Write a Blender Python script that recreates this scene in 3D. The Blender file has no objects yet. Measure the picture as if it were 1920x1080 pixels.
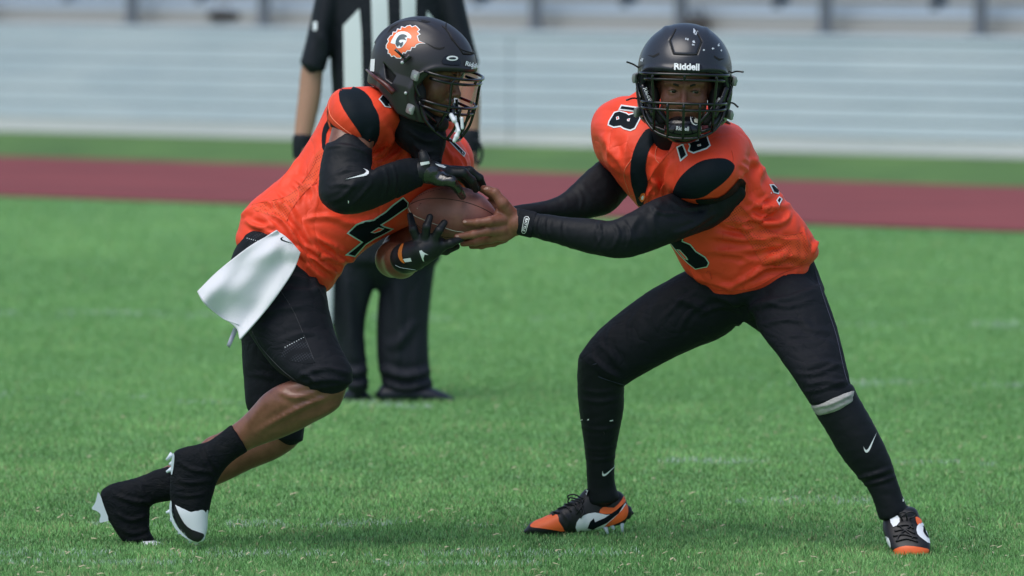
import bpy, bmesh, math, random
import numpy as np
from mathutils import Vector, Matrix, noise as mnoise
from mathutils.bvhtree import BVHTree
from mathutils.geometry import delaunay_2d_cdt

# ------------------------------------------------------------ camera, light, exposure
SC = bpy.context.scene
COL = SC.collection
CAM_H = 1.85
FPX = 12800.0                       # focal length in photograph pixels (1920 wide)
PITCH = math.atan(684.0 / FPX)
cam_data = bpy.data.cameras.new('camera')
cam = bpy.data.objects.new('camera', cam_data)
COL.objects.link(cam)
cam.location = (0, 0, CAM_H)
cam.rotation_euler = (math.pi / 2 - PITCH, 0, 0)
cam_data.sensor_width = 36.0
cam_data.lens = FPX * 36.0 / 1920.0
cam_data.clip_end = 600
cam_data.dof.use_dof = True
cam_data.dof.focus_distance = 20.15
cam_data.dof.aperture_fstop = 3.6
SC.camera = cam

SUN_EL, SUN_AZ = math.radians(64), math.radians(222)      # azimuth measured from +Y clockwise
world = bpy.data.worlds.new('World')
SC.world = world
world.use_nodes = True
wn = world.node_tree.nodes
sky = wn.new('ShaderNodeTexSky')
sky.sky_type = 'NISHITA'
sky.sun_disc = False
sky.sun_elevation = SUN_EL
sky.sun_rotation = SUN_AZ
sky.air_density = 1.0
sky.dust_density = 2.5
sky.ozone_density = 1.0
wn['Background'].inputs['Strength'].default_value = 0.12
world.node_tree.links.new(sky.outputs[0], wn['Background'].inputs[0])
sun_data = bpy.data.lights.new('sun', 'SUN')
sun_data.energy = 1.5
sun_data.angle = math.radians(50)
sun_data.color = (1.0, 0.98, 0.95)
sun = bpy.data.objects.new('sun', sun_data)
COL.objects.link(sun)
sd = Vector((math.sin(SUN_AZ) * math.cos(SUN_EL), math.cos(SUN_AZ) * math.cos(SUN_EL), math.sin(SUN_EL)))
sun.rotation_euler = sd.to_track_quat('Z', 'Y').to_euler()
sun.location = sd * 50
SC.view_settings.view_transform = 'Standard'
SC.view_settings.look = 'None'
SC.view_settings.gamma = 1
SC.view_settings.exposure = 0.43
SC.view_settings.use_curve_mapping = False
SC.cycles.use_denoising = True
SC.cycles.max_bounces = 6
SC.cycles.transparent_max_bounces = 8

# ------------------------------------------------------------ helpers: pixels <-> places
CP, SP = math.cos(PITCH), math.sin(PITCH)

def at(px, py, Y):
    xr = (px - 960) / FPX
    yu = -(py - 540) / FPX
    d = (xr, CP + yu * SP, -SP + yu * CP)
    k = Y / d[1]
    return np.array((d[0] * k, Y, CAM_H + d[2] * k))

def mpp(Y):                                   # metres per photograph pixel at depth Y
    return Y / FPX

def proj(P):
    P = np.asarray(P, dtype=float)
    z = P[:, 1] * CP - (P[:, 2] - CAM_H) * SP
    u = P[:, 1] * SP + (P[:, 2] - CAM_H) * CP
    return np.stack((960 + FPX * P[:, 0] / z, 540 - FPX * u / z), 1)

def ground_Y(py):                             # depth at which the ground shows at image row py
    t = math.atan((py - 540) / FPX) + PITCH
    return CAM_H / math.tan(t)

# ------------------------------------------------------------ helpers: objects
def tag(o, label=None, cat=None, group=None, kind=None):
    if label: o['label'] = label
    if cat: o['category'] = cat
    if group: o['group'] = group
    if kind: o['kind'] = kind
    return o

def empty(name, loc):
    o = bpy.data.objects.new(name, None)
    COL.objects.link(o)
    o.location = loc
    o.empty_display_size = 0.1
    return o

bpy.context.view_layer.update()

def world_origin(o):
    p = Vector((0, 0, 0))
    while o is not None:
        p = p + o.location
        o = o.parent
    return p

def mesh_obj(name, V, F, mat, parent=None, smooth=True, sharp=None):
    """V in world coordinates; the object's origin stays at its parent's."""
    V = np.asarray(V, dtype=np.float64)
    if parent is not None:
        V = V - np.array(world_origin(parent))
    me = bpy.data.meshes.new(name)
    me.from_pydata([tuple(v) for v in V], [], [tuple(int(i) for i in f) for f in F]) if not isinstance(F, np.ndarray) else fast_mesh(me, V, F)
    if smooth:
        me.polygons.foreach_set('use_smooth', np.ones(len(me.polygons), dtype=bool))
    if sharp is not None:
        me.set_sharp_from_angle(angle=math.radians(sharp))
    me.materials.append(mat)
    me.update()
    o = bpy.data.objects.new(name, me)
    COL.objects.link(o)
    if parent is not None:
        o.parent = parent
    return o

def fast_mesh(me, V, F):
    n = F.shape[1]
    me.vertices.add(len(V))
    me.vertices.foreach_set('co', V.astype(np.float32).ravel())
    me.loops.add(F.size)
    me.loops.foreach_set('vertex_index', F.astype(np.int32).ravel())
    me.polygons.add(len(F))
    me.polygons.foreach_set('loop_start', np.arange(0, F.size, n, dtype=np.int32))
    me.update(calc_edges=True)

def spline(P, n=6, closed=False):
    """Catmull-Rom through rows of P."""
    P = np.asarray(P, dtype=float)
    m = len(P)
    out = []
    rng = m if closed else m - 1
    for i in range(rng):
        if closed:
            a, b, c, d = P[(i - 1) % m], P[i], P[(i + 1) % m], P[(i + 2) % m]
        else:
            a = P[i - 1] if i > 0 else 2 * P[0] - P[1]
            b, c = P[i], P[i + 1]
            d = P[i + 2] if i + 2 < m else 2 * P[-1] - P[-2]
        for k in range(n):
            t = k / n
            out.append(0.5 * ((2 * b) + (c - a) * t + (2 * a - 5 * b + 4 * c - d) * t * t + (3 * b - a - 3 * c + d) * t ** 3))
    if not closed:
        out.append(P[-1])
    return np.array(out)

def tube_vf(P, r, n=8, flat=None):
    P = np.asarray(P, dtype=float)
    m = len(P)
    R = np.full(m, r) if np.isscalar(r) else np.asarray(r)
    V, F = [], []
    T = np.gradient(P, axis=0)
    T /= np.linalg.norm(T, axis=1)[:, None] + 1e-9
    up = np.array((0.0, 0.0, 1.0)) if abs(T[0][2]) < 0.9 else np.array((0.0, 1.0, 0.0))
    u = np.cross(T[0], up); u /= np.linalg.norm(u)
    for i in range(m):
        u = u - T[i] * np.dot(u, T[i]); u /= np.linalg.norm(u) + 1e-9
        w = np.cross(T[i], u)
        for k in range(n):
            a = 2 * math.pi * k / n
            V.append(P[i] + R[i] * (u * math.cos(a) + w * math.sin(a)))
    for i in range(m - 1):
        for k in range(n):
            F.append((i * n + k, i * n + (k + 1) % n, (i + 1) * n + (k + 1) % n, (i + 1) * n + k))
    F.append(tuple(range(n - 1, -1, -1)))
    F.append(tuple((m - 1) * n + k for k in range(n)))
    return V, F

def merge_vf(parts):
    V, F = [], []
    for v, f in parts:
        o = len(V)
        V.extend(v)
        F.extend([tuple(i + o for i in q) for q in f])
    return V, F

def box_vf(c, s, M=None, bev=0.0):
    bm = bmesh.new()
    bmesh.ops.create_cube(bm, size=1.0)
    for v in bm.verts:
        v.co = Vector((v.co.x * s[0], v.co.y * s[1], v.co.z * s[2]))
    if bev:
        bmesh.ops.bevel(bm, geom=list(bm.edges), offset=bev, segments=2, affect='EDGES', profile=0.5)
    mm = M if M is not None else Matrix.Identity(3)
    V = [np.array(mm @ v.co) + np.array(c) for v in bm.verts]
    bm.verts.index_update()
    F = [tuple(v.index for v in f.verts) for f in bm.faces]
    bm.free()
    return V, F

# ------------------------------------------------------------ helpers: materials
def mat(name, color, rough=0.6, metal=0.0, spec=0.5, coat=0.0, sheen=0.0, sss=0.0, emit=None):
    m = bpy.data.materials.new(name)
    m.use_nodes = True
    b = m.node_tree.nodes['Principled BSDF']
    b.inputs['Base Color'].default_value = (*color, 1)
    b.inputs['Roughness'].default_value = rough
    b.inputs['Metallic'].default_value = metal
    b.inputs['Specular IOR Level'].default_value = spec
    b.inputs['Coat Weight'].default_value = coat
    b.inputs['Coat Roughness'].default_value = 0.08
    b.inputs['Sheen Weight'].default_value = sheen
    b.inputs['Sheen Roughness'].default_value = 0.5
    if sss:
        b.inputs['Subsurface Weight'].default_value = sss
        b.inputs['Subsurface Radius'].default_value = (0.012, 0.004, 0.002)
        b.inputs['Subsurface Scale'].default_value = 0.6
    return m

def nd(m, t, **kw):
    n = m.node_tree.nodes.new(t)
    for k, v in kw.items():
        if k in n.inputs: n.inputs[k].default_value = v
        else: setattr(n, k, v)
    return n

def lk(m, a, b):
    m.node_tree.links.new(a, b)

def bump_chain(m, specs):
    """specs: (texture kind, scale, strength, distance, stretch xyz)"""
    b = m.node_tree.nodes['Principled BSDF']
    tc = nd(m, 'ShaderNodeTexCoord')
    prev = None
    for kind, sc_, st, dist, stretch in specs:
        mp = nd(m, 'ShaderNodeMapping')
        mp.inputs['Scale'].default_value = stretch
        lk(m, tc.outputs['Object'], mp.inputs['Vector'])
        if kind == 'noise':
            t = nd(m, 'ShaderNodeTexNoise', Scale=sc_, Detail=5.0, Roughness=0.6)
            out = t.outputs['Fac']
        elif kind == 'ridge':                       # soft valleys with sharper creases
            t = nd(m, 'ShaderNodeTexNoise', Scale=sc_, Detail=3.0, Roughness=0.45, Distortion=0.8)
            q = nd(m, 'ShaderNodeMath', operation='SUBTRACT'); q.inputs[1].default_value = 0.5
            lk(m, t.outputs['Fac'], q.inputs[0])
            q2 = nd(m, 'ShaderNodeMath', operation='ABSOLUTE'); lk(m, q.outputs[0], q2.inputs[0])
            q3 = nd(m, 'ShaderNodeMath', operation='POWER'); q3.inputs[1].default_value = 0.7; lk(m, q2.outputs[0], q3.inputs[0])
            out = q3.outputs[0]
        else:
            t = nd(m, 'ShaderNodeTexVoronoi', Scale=sc_)
            out = t.outputs['Distance']
        lk(m, mp.outputs[0], t.inputs['Vector'])
        bp = nd(m, 'ShaderNodeBump', Strength=st, Distance=dist)
        lk(m, out, bp.inputs['Height'])
        if prev: lk(m, prev.outputs[0], bp.inputs['Normal'])
        prev = bp
    lk(m, prev.outputs[0], b.inputs['Normal'])

def vary(m, c1, c2, scale, detail=4.0, lo=0.35, hi=0.65, stretch=(1, 1, 1), coord='Object', rough=0.6):
    b = m.node_tree.nodes['Principled BSDF']
    tc = nd(m, 'ShaderNodeTexCoord')
    mp = nd(m, 'ShaderNodeMapping'); mp.inputs['Scale'].default_value = stretch
    lk(m, tc.outputs[coord], mp.inputs['Vector'])
    t = nd(m, 'ShaderNodeTexNoise', Scale=scale, Detail=detail, Roughness=rough)
    lk(m, mp.outputs[0], t.inputs['Vector'])
    r = nd(m, 'ShaderNodeValToRGB')
    r.color_ramp.elements[0].position = lo; r.color_ramp.elements[0].color = (*c1, 1)
    r.color_ramp.elements[1].position = hi; r.color_ramp.elements[1].color = (*c2, 1)
    lk(m, t.outputs['Fac'], r.inputs['Fac'])
    lk(m, r.outputs['Color'], b.inputs['Base Color'])
    return r

def hexc(r, g, b):
    f = lambda v: (v / 255 / 12.92) if v <= 10 else (((v / 255) + 0.055) / 1.055) ** 2.4
    return (f(r), f(g), f(b))
# ------------------------------------------------------------ implicit shapes -> meshes
def smin(a, b, k):
    if k <= 0: return np.minimum(a, b)
    h = np.clip(0.5 + 0.5 * (b - a) / k, 0, 1)
    return b * (1 - h) + a * h - k * h * (1 - h)

def smax(a, b, k):
    return -smin(-a, -b, k)

def s_chain(pts, k=0.0, flat=None):
    """pts: (x,y,z,r) in metres. Round cones in a row."""
    P = np.asarray(pts, dtype=np.float32)
    def f(p):
        d = None
        for i in range(len(P) - 1):
            a, b, ra, rb = P[i, :3], P[i + 1, :3], P[i, 3], P[i + 1, 3]
            ba = b - a
            pa = p - a
            L = float(ba @ ba) + 1e-12
            h = np.clip(pa @ ba / L, 0, 1)
            q = pa - h[:, None] * ba
            e = np.sqrt((q * q).sum(1)) - (ra + (rb - ra) * h)
            d = e if d is None else smin(d, e, k)
        return d
    m = P[:, 3].max()
    f.lo, f.hi = P[:, :3].min(0) - m, P[:, :3].max(0) + m
    return f

def px_chain(pts, k=0.0):
    """pts: (px,py,Y,r_px)"""
    return s_chain([(*at(a, b, Y), r * mpp(Y)) for a, b, Y, r in pts], k)

def s_ell(c, r, M=None):
    c = np.asarray(c, dtype=np.float32); r = np.asarray(r, dtype=np.float32)
    Mi = None if M is None else np.array(M, dtype=np.float32)      # rows: local axes
    def f(p):
        q = p - c
        if Mi is not None: q = q @ Mi.T
        k0 = np.sqrt(((q / r) ** 2).sum(1)); k1 = np.sqrt(((q / (r * r)) ** 2).sum(1)) + 1e-9
        return k0 * (k0 - 1) / k1
    m = r.max()
    f.lo, f.hi = c - m, c + m
    return f

def px_ell(px, py, Y, rx, ry, b, ang=0):
    """ellipsoid; rx, ry in pixels, b depth half axis in metres, ang degrees anticlockwise in the picture"""
    a = math.radians(ang)
    M = [(math.cos(a), 0, math.sin(a)), (0, 1, 0), (-math.sin(a), 0, math.cos(a))]
    return s_ell(at(px, py, Y), (rx * mpp(Y), b, ry * mpp(Y)), M)

def loft(st, n=4, ex=2.0, cap=0.35):
    """st: (lx,ly,rx,ry,Y,b[,skew]) silhouette pairs in pixels at depth Y with depth half axis b.
    skew: extra depth (m) at the right-hand silhouette relative to the centre (turns the ring)."""
    rows = []
    for s in st:
        lx, ly, rx, ry, Y, b = s[:6]
        sk = s[6] if len(s) > 6 else 0.0
        rows.append(np.concatenate((at(lx, ly, Y - sk), at(rx, ry, Y + sk), [b])))
    R = spline(rows, n)
    A, B, bb = R[:, :3], R[:, 3:6], R[:, 6]
    C = ((A + B) / 2).astype(np.float32)
    U = (B - A) / 2
    a = np.linalg.norm(U, axis=1)
    U = U / a[:, None]
    Yd = np.array((0, 1.0, 0))
    W = Yd - U * (U @ Yd)[:, None]
    W /= np.linalg.norm(W, axis=1)[:, None]
    N = np.cross(U, W)
    ax = C[-1] - C[0]
    if (N[0] @ (C[1] - C[0])) < 0: N = -N
    for i in range(len(N)):
        if i and N[i] @ N[i - 1] < 0: N[i] = -N[i]
    U, W, N = U.astype(np.float32), W.astype(np.float32), N.astype(np.float32)
    a = a.astype(np.float32); bb = bb.astype(np.float32)
    m = len(C)
    mids = (C[:-1] + C[1:]) / 2
    lens = np.linalg.norm(C[1:] - C[:-1], axis=1) / 2
    rads = np.maximum(np.maximum(a[:-1], a[1:]), np.maximum(bb[:-1], bb[1:])) + lens
    MG = 0.065
    def f(p):
        out = np.full(len(p), 9.0, dtype=np.float32)
        for i in range(m - 1):
            v = p - mids[i]
            dc = np.sqrt(np.einsum('ij,ij->i', v, v)) - rads[i]
            far = dc > MG
            q_ = np.nonzero(~far)[0]
            out[far] = np.minimum(out[far], dc[far])
            if not len(q_): continue
            out[q_] = np.minimum(out[q_], seg(p[q_], i))
        return out
    def seg(p, i):
        d0 = (p - C[i]) @ N[i]; d1 = (p - C[i + 1]) @ N[i + 1]
        den = d0 - d1
        t = np.where(np.abs(den) > 1e-6, d0 / np.where(np.abs(den) > 1e-6, den, 1), 0.5)
        t = np.clip(t, 0, 1)
        t = np.where((d0 <= 0) & (d1 < 0), 0, t)
        t = np.where((d1 >= 0) & (d0 > 0), 1, t)
        q = p - C[i]
        dC = C[i + 1] - C[i]
        lu = lambda A: (q @ A - t * (dC @ A))
        pu = lu(U[i]) * (1 - t) + lu(U[i + 1]) * t
        pw = lu(W[i]) * (1 - t) + lu(W[i + 1]) * t
        pn = lu(N[i]) * (1 - t) + lu(N[i + 1]) * t
        at_ = a[i] * (1 - t) + a[i + 1] * t
        bt = bb[i] * (1 - t) + bb[i + 1] * t
        mn = np.minimum(at_, bt)
        xa, xb = pu / at_, pw / bt
        r2 = np.sqrt(xa * xa + xb * xb)
        rad = r2 if ex == 2.0 else (np.abs(xa) ** ex + np.abs(xb) ** ex) ** (1 / ex)
        g = np.sqrt((xa / at_) ** 2 + (xb / bt) ** 2) / np.maximum(r2, 1e-3)
        dr = (rad - 1) / np.maximum(g, 1e-3)
        dr = np.where(rad < 0.4, (rad - 1) * mn, dr)
        capr = cap * mn
        qn = np.abs(pn)
        e = np.where(qn > 1e-5, np.sqrt(np.maximum(dr + capr, 0) ** 2 + qn ** 2) - capr + np.minimum(dr + capr, 0), dr)
        inner = ((d0 <= 0) & (d1 < 0) & (i > 0)) | ((d1 >= 0) & (d0 > 0) & (i < m - 2))      # belongs to a neighbour ring
        return np.where(inner, e + 2.5 * qn, e)
    rm = np.maximum(a, bb).max()
    f.lo, f.hi = C.min(0) - rm * 1.05, C.max(0) + rm * 1.05
    return f

def union(fs, k=0.0):
    def f(p):
        d = fs[0](p)
        for g in fs[1:]:
            d = smin(d, g(p), k)
        return d
    f.lo = np.min([g.lo for g in fs], 0); f.hi = np.max([g.hi for g in fs], 0)
    return f

def grow(g, r):
    def f(p): return g(p) - r
    f.lo, f.hi = g.lo - abs(r), g.hi + abs(r)
    return f

def cut(g, h, k=0.003):
    """g minus h"""
    def f(p): return smax(g(p), -h(p), k)
    f.lo, f.hi = g.lo, g.hi
    return f

def intersect(g, h, k=0.003):
    def f(p): return smax(g(p), h(p), k)
    f.lo, f.hi = g.lo, g.hi
    return f

def px_half(x0, y0, x1, y1, Y=20.2):
    """half space: negative on the left side (in the picture) walking from 0 to 1"""
    a, b = at(x0, y0, Y), at(x1, y1, Y)
    d = b - a
    n = np.array((d[2], 0, -d[0])); n /= np.linalg.norm(n)     # right-hand side outward
    a = a.astype(np.float32); n = n.astype(np.float32)
    def f(p): return (p - a) @ n
    f.lo, f.hi = np.full(3, -1e3), np.full(3, 1e3)
    return f

def nets(f, h, lo=None, hi=None, pad=None, newton=1, blk=6, lip=1.6):
    lo = np.asarray(f.lo if lo is None else lo, dtype=np.float64) - 3 * h
    hi = np.asarray(f.hi if hi is None else hi, dtype=np.float64) + 3 * h
    nb = np.maximum(1, np.ceil((hi - lo) / (h * blk)).astype(int))
    n = nb * blk
    bc = np.stack(np.meshgrid(*[lo[i] + (np.arange(nb[i]) + 0.5) * h * blk for i in range(3)], indexing='ij'), -1).reshape(-1, 3).astype(np.float32)
    d = np.concatenate([f(c) for c in np.array_split(bc, max(1, len(bc) // 100000))])
    R = h * blk * 0.87 * lip
    V = np.where(d > 0, 1.0, -1.0).reshape(nb).astype(np.float32)
    V = V.repeat(blk, 0).repeat(blk, 1).repeat(blk, 2)
    act = np.nonzero(np.abs(d) < R)[0]
    if len(act):
        o = (np.arange(blk) + 0.5) * h - h * blk / 2
        og = np.stack(np.meshgrid(o, o, o, indexing='ij'), -1).reshape(-1, 3).astype(np.float32)
        bi = np.stack(np.unravel_index(act, nb), 1) * blk
        oi = np.stack(np.meshgrid(*[np.arange(blk)] * 3, indexing='ij'), -1).reshape(-1, 3)
        step = max(1, 200000 // len(og))
        for s in range(0, len(act), step):
            pp = (bc[act[s:s + step]][:, None, :] + og[None]).reshape(-1, 3)
            ii = (bi[s:s + step][:, None, :] + oi[None]).reshape(-1, 3)
            V[ii[:, 0], ii[:, 1], ii[:, 2]] = f(pp)
    org = lo + 0.5 * h
    S = V < 0
    c = [(i, j, k) for i in (0, 1) for j in (0, 1) for k in (0, 1)]
    def sl(A, i, j, k): return A[i:n[0] - 1 + i, j:n[1] - 1 + j, k:n[2] - 1 + k]
    cnt = sum(sl(S, *q).astype(np.int8) for q in c)
    A = (cnt > 0) & (cnt < 8)
    ids = np.full(A.shape, -1, dtype=np.int64)
    ii = np.argwhere(A)
    ids[A] = np.arange(len(ii))
    acc = np.zeros((len(ii), 3)); w = np.zeros(len(ii))
    for q in c:
        for ax in range(3):
            if q[ax]: continue
            r = list(q); r[ax] = 1
            va = V[ii[:, 0] + q[0], ii[:, 1] + q[1], ii[:, 2] + q[2]]
            vb = V[ii[:, 0] + r[0], ii[:, 1] + r[1], ii[:, 2] + r[2]]
            m = (va < 0) != (vb < 0)
            t = np.where(m, va / np.where(m, va - vb, 1), 0)
            pt = np.zeros((len(ii), 3)) + np.array(q); pt[:, ax] += t
            acc[m] += pt[m]; w += m
    P = org + (ii + acc / w[:, None]) * h
    Q = []
    for ax in range(3):
        b_, c_ = (ax + 1) % 3, (ax + 2) % 3
        s0 = [slice(0, n[i] - (1 if i == ax else 0)) for i in range(3)]
        a0 = list(s0); a1 = list(s0)
        a0[ax] = slice(0, n[ax] - 1); a1[ax] = slice(1, n[ax])
        X = S[tuple(a0)] != S[tuple(a1)]
        e = np.argwhere(X)
        e = e[(e[:, b_] > 0) & (e[:, c_] > 0) & (e[:, b_] < n[b_] - 1) & (e[:, c_] < n[c_] - 1)]
        def cid(db, dc):
            g = e.copy(); g[:, b_] += db; g[:, c_] += dc
            return ids[g[:, 0], g[:, 1], g[:, 2]]
        q4 = np.stack((cid(-1, -1), cid(0, -1), cid(0, 0), cid(-1, 0)), 1)
        inside = S[e[:, 0], e[:, 1], e[:, 2]]
        q4[~inside] = q4[~inside][:, ::-1]
        Q.append(q4)
    Q = np.concatenate(Q)
    Q = Q[(Q >= 0).all(1)]
    for _ in range(newton):
        p = P.astype(np.float32); e = h * 0.35
        d0 = f(p)
        g = np.stack([(f(p + np.eye(3, dtype=np.float32)[i] * e) - f(p - np.eye(3, dtype=np.float32)[i] * e)) / (2 * e) for i in range(3)], 1)
        gg = (g * g).sum(1)
        stp = np.where(gg > 0.05, d0 / np.maximum(gg, 0.05), 0)
        P = P - np.clip(stp, -h * .5, h * .5)[:, None] * g
    return P, Q

def relax(V, F, it=2, lam=0.5):
    V = np.array(V, dtype=np.float64)
    E = np.concatenate([F[:, [0, 1]], F[:, [1, 2]], F[:, [2, 3]], F[:, [3, 0]]])
    for _ in range(it):
        s = np.zeros_like(V); c = np.zeros(len(V))
        np.add.at(s, E[:, 0], V[E[:, 1]]); np.add.at(c, E[:, 0], 1)
        np.add.at(s, E[:, 1], V[E[:, 0]]); np.add.at(c, E[:, 1], 1)
        V = V + lam * (s / np.maximum(c, 1)[:, None] - V)
    return V

def vnormals(V, F):
    n = np.cross(V[F[:, 2]] - V[F[:, 0]], V[F[:, 3]] - V[F[:, 1]])
    N = np.zeros_like(V)
    for k in range(4): np.add.at(N, F[:, k], n)
    return N / (np.linalg.norm(N, axis=1)[:, None] + 1e-12)

def seg_dist(P, poly):
    """distance of 2-D points to polyline, and parameter along it 0..1"""
    best = np.full(len(P), 1e9); par = np.zeros(len(P))
    L = np.concatenate(([0], np.cumsum(np.linalg.norm(np.diff(poly, axis=0), axis=1))))
    for i in range(len(poly) - 1):
        a, b = poly[i], poly[i + 1]
        ba = b - a; l2 = ba @ ba + 1e-9
        t = np.clip(((P - a) @ ba) / l2, 0, 1)
        d = np.linalg.norm(P - a - t[:, None] * ba, axis=1)
        m = d < best
        best[m] = d[m]; par[m] = ((L[i] + t * math.sqrt(l2)) / L[-1])[m]
    return best, par

def folds(V, F, lines, front=None):
    """Raise or press folds in cloth: lines = (polyline px, width px, height m)."""
    N = vnormals(V, F)
    P2 = proj(V)
    view = V - np.array((0, 0, CAM_H)); view /= np.linalg.norm(view, axis=1)[:, None]
    facing = -(N * view).sum(1)
    fm = np.clip(facing * 3 + 0.6, 0, 1)
    disp = np.zeros(len(V))
    for poly, w, h in lines:
        poly = spline(np.array(poly, dtype=float), 5)
        q = np.nonzero(((P2 > poly.min(0) - 4 * w) & (P2 < poly.max(0) + 4 * w)).all(1) & (fm > 0))[0]
        if not len(q): continue
        d, t = seg_dist(P2[q], poly)
        tap = np.sin(np.clip(t, 0.0, 1) * math.pi) ** 0.6 * (d < w * 4)
        disp[q] += (h * (0.8 * np.exp(-(d / w) ** 2) + 0.9 * np.exp(-d / (.7 * w))) - 0.7 * h * np.exp(-((d - 1.9 * w) / w) ** 2)) * tap * fm[q]
    return V + N * disp[:, None]

def crumple(V, F, amp, scale, stretch=(1, 1, 1), seed=0, oct=3):
    N = vnormals(V, F)
    S = np.array(stretch) * scale
    Q = V * S + seed * 7.31
    d = np.zeros(len(V))
    for i, q in enumerate(Q):
        v = Vector(q)
        s = 0; a = 1; f = 1
        for _ in range(oct):
            s += a * (1 - abs(mnoise.noise(v * f)) * 2.2)
            a *= 0.5; f *= 2.1
        d[i] = s
    d -= d.mean()
    return V + N * (d * amp)[:, None]

class Surf:
    """BVH over one or more world-space meshes, for laying prints, stripes and lettering on them"""
    def __init__(self, *vf):
        V, F = merge_vf([([tuple(v) for v in v_], [tuple(int(i) for i in q) for q in f_]) for v_, f_ in vf])
        self.b = BVHTree.FromPolygons([Vector(v) for v in V], F, epsilon=0)
    def hit(self, px, py, Y, off):
        o = Vector((0, 0, CAM_H)); t = Vector(at(px, py, Y))
        r = self.b.ray_cast(o, (t - o).normalized())
        if r[0] is None or abs(r[0].y - Y) > 0.9:
            r = self.b.find_nearest(t)
        n = r[1]
        return np.array(r[0] + n * off), np.array(n)

def offset_poly(P, d):
    P = np.asarray(P, dtype=float)
    A = 0.5 * np.sum(P[:, 0] * np.roll(P[:, 1], -1) - np.roll(P[:, 0], -1) * P[:, 1])
    s = 1 if A > 0 else -1
    e = np.roll(P, -1, 0) - P
    e /= np.linalg.norm(e, axis=1)[:, None] + 1e-9
    n = np.stack((e[:, 1], -e[:, 0]), 1) * s
    m = n + np.roll(n, 1, 0)
    m /= np.maximum((m * m).sum(1), 0.6)[:, None] / 2
    return P + m * d

def decal(name, polys, surf, material, parent, Y=20.2, off=0.0012, step=5.0, smooth=True, curve=0, thick=0.0008, uv=None):
    """A print or panel cut to polys (px outlines, later ones are holes) and laid on surf."""
    pts, edges, faces = [], [], []
    for P in polys:
        P = np.asarray(P, dtype=float)
        if curve: P = spline(P, curve, closed=True)
        base = len(pts); q = []
        for i in range(len(P)):
            a, b = P[i], P[(i + 1) % len(P)]
            k = max(1, int(np.linalg.norm(b - a) / step))
            for j in range(k): q.append(a + (b - a) * j / k)
        pts.extend(q)
        edges.extend([(base + i, base + (i + 1) % len(q)) for i in range(len(q))])
    P = np.array(pts)
    lo, hi = P.min(0), P.max(0)
    outline = P.copy()
    gx, gy = np.arange(lo[0], hi[0], step), np.arange(lo[1], hi[1], step)
    G = np.array([(x + (step / 2 if j % 2 else 0), y) for j, y in enumerate(gy) for x in gx]) if len(gx) and len(gy) else np.zeros((0, 2))
    if len(G):
        D = np.min(np.linalg.norm(G[:, None] - outline[None], axis=2), axis=1)
        G = G[D > step * 0.5]
        pts.extend(list(G))
    r = delaunay_2d_cdt([Vector((p[0], p[1])) for p in pts], edges, [], 2, 1e-4)
    V = []
    for v in r[0]:
        h, n = surf.hit(v[0], v[1], Y, off)
        V.append(h)
    F = [tuple(f) for f in r[2] if len(f) >= 3]
    o = mesh_obj(name, V, F, material, parent, smooth=smooth)
    # outward side towards the viewer
    bm = bmesh.new(); bm.from_mesh(o.data)
    bmesh.ops.recalc_face_normals(bm, faces=bm.faces)
    s = sum((f.normal.y * f.calc_area() for f in bm.faces))
    if s > 0: bmesh.ops.reverse_faces(bm, faces=bm.faces)
    bm.to_mesh(o.data); bm.free()
    return o

def swoosh(x0, y0, x1, y1, flip=1):
    """tick-shaped mark from its blunt end (x0,y0) to its long tip (x1,y1), in px"""
    S = np.array([(0, 0.0), (-0.04, 0.10), (0.02, 0.25), (0.12, 0.30), (0.24, 0.28), (1.0, -0.02), (0.35, 0.10), (0.18, 0.11), (0.09, 0.06), (0.10, -0.05), (0.16, -0.20)])
    S = np.array([(0.15, -0.15), (0.04, -0.02), (0.0, 0.08), (0.04, 0.15), (0.14, 0.17), (0.3, 0.14), (1.0, -0.08), (0.34, 0.05), (0.20, 0.075), (0.11, 0.055), (0.09, -0.02)])
    d = np.array((x1 - x0, y1 - y0), dtype=float)
    n = np.array((-d[1], d[0])) * flip
    return np.array((x0, y0)) + S[:, :1] * d + S[:, 1:] * n

def text_polys(s, bold=0.02):
    cu = bpy.data.curves.new('t', 'FONT')
    cu.body = s; cu.size = 1; cu.offset = bold; cu.resolution_u = 3
    cu.align_x = 'CENTER'; cu.align_y = 'CENTER'
    ob = bpy.data.objects.new('t', cu); COL.objects.link(ob)
    dg = bpy.context.evaluated_depsgraph_get()
    me = bpy.data.meshes.new_from_object(ob.evaluated_get(dg))
    V = np.array([v.co[:2] for v in me.vertices]); F = [tuple(p.vertices) for p in me.polygons]
    bpy.data.objects.remove(ob); bpy.data.curves.remove(cu); bpy.data.meshes.remove(me)
    return V, F

def lettering(s, cx, cy, w, h, ang, surf, material, parent, Y=20.2, off=0.002, bold=0.02, shear=0.0, name='lettering'):
    V, F = text_polys(s, bold)
    lo, hi = V.min(0), V.max(0)
    V = (V - (lo + hi) / 2) / (hi - lo)
    x = V[:, 0] * w + shear * V[:, 1] * h; y = -V[:, 1] * h
    a = math.radians(ang)
    X = cx + x * math.cos(a) + y * math.sin(a); Y_ = cy - x * math.sin(a) + y * math.cos(a)
    W = [surf.hit(a_, b_, Y, off)[0] for a_, b_ in zip(X, Y_)]
    return mesh_obj(name, W, F, material, parent, smooth=False)
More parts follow.
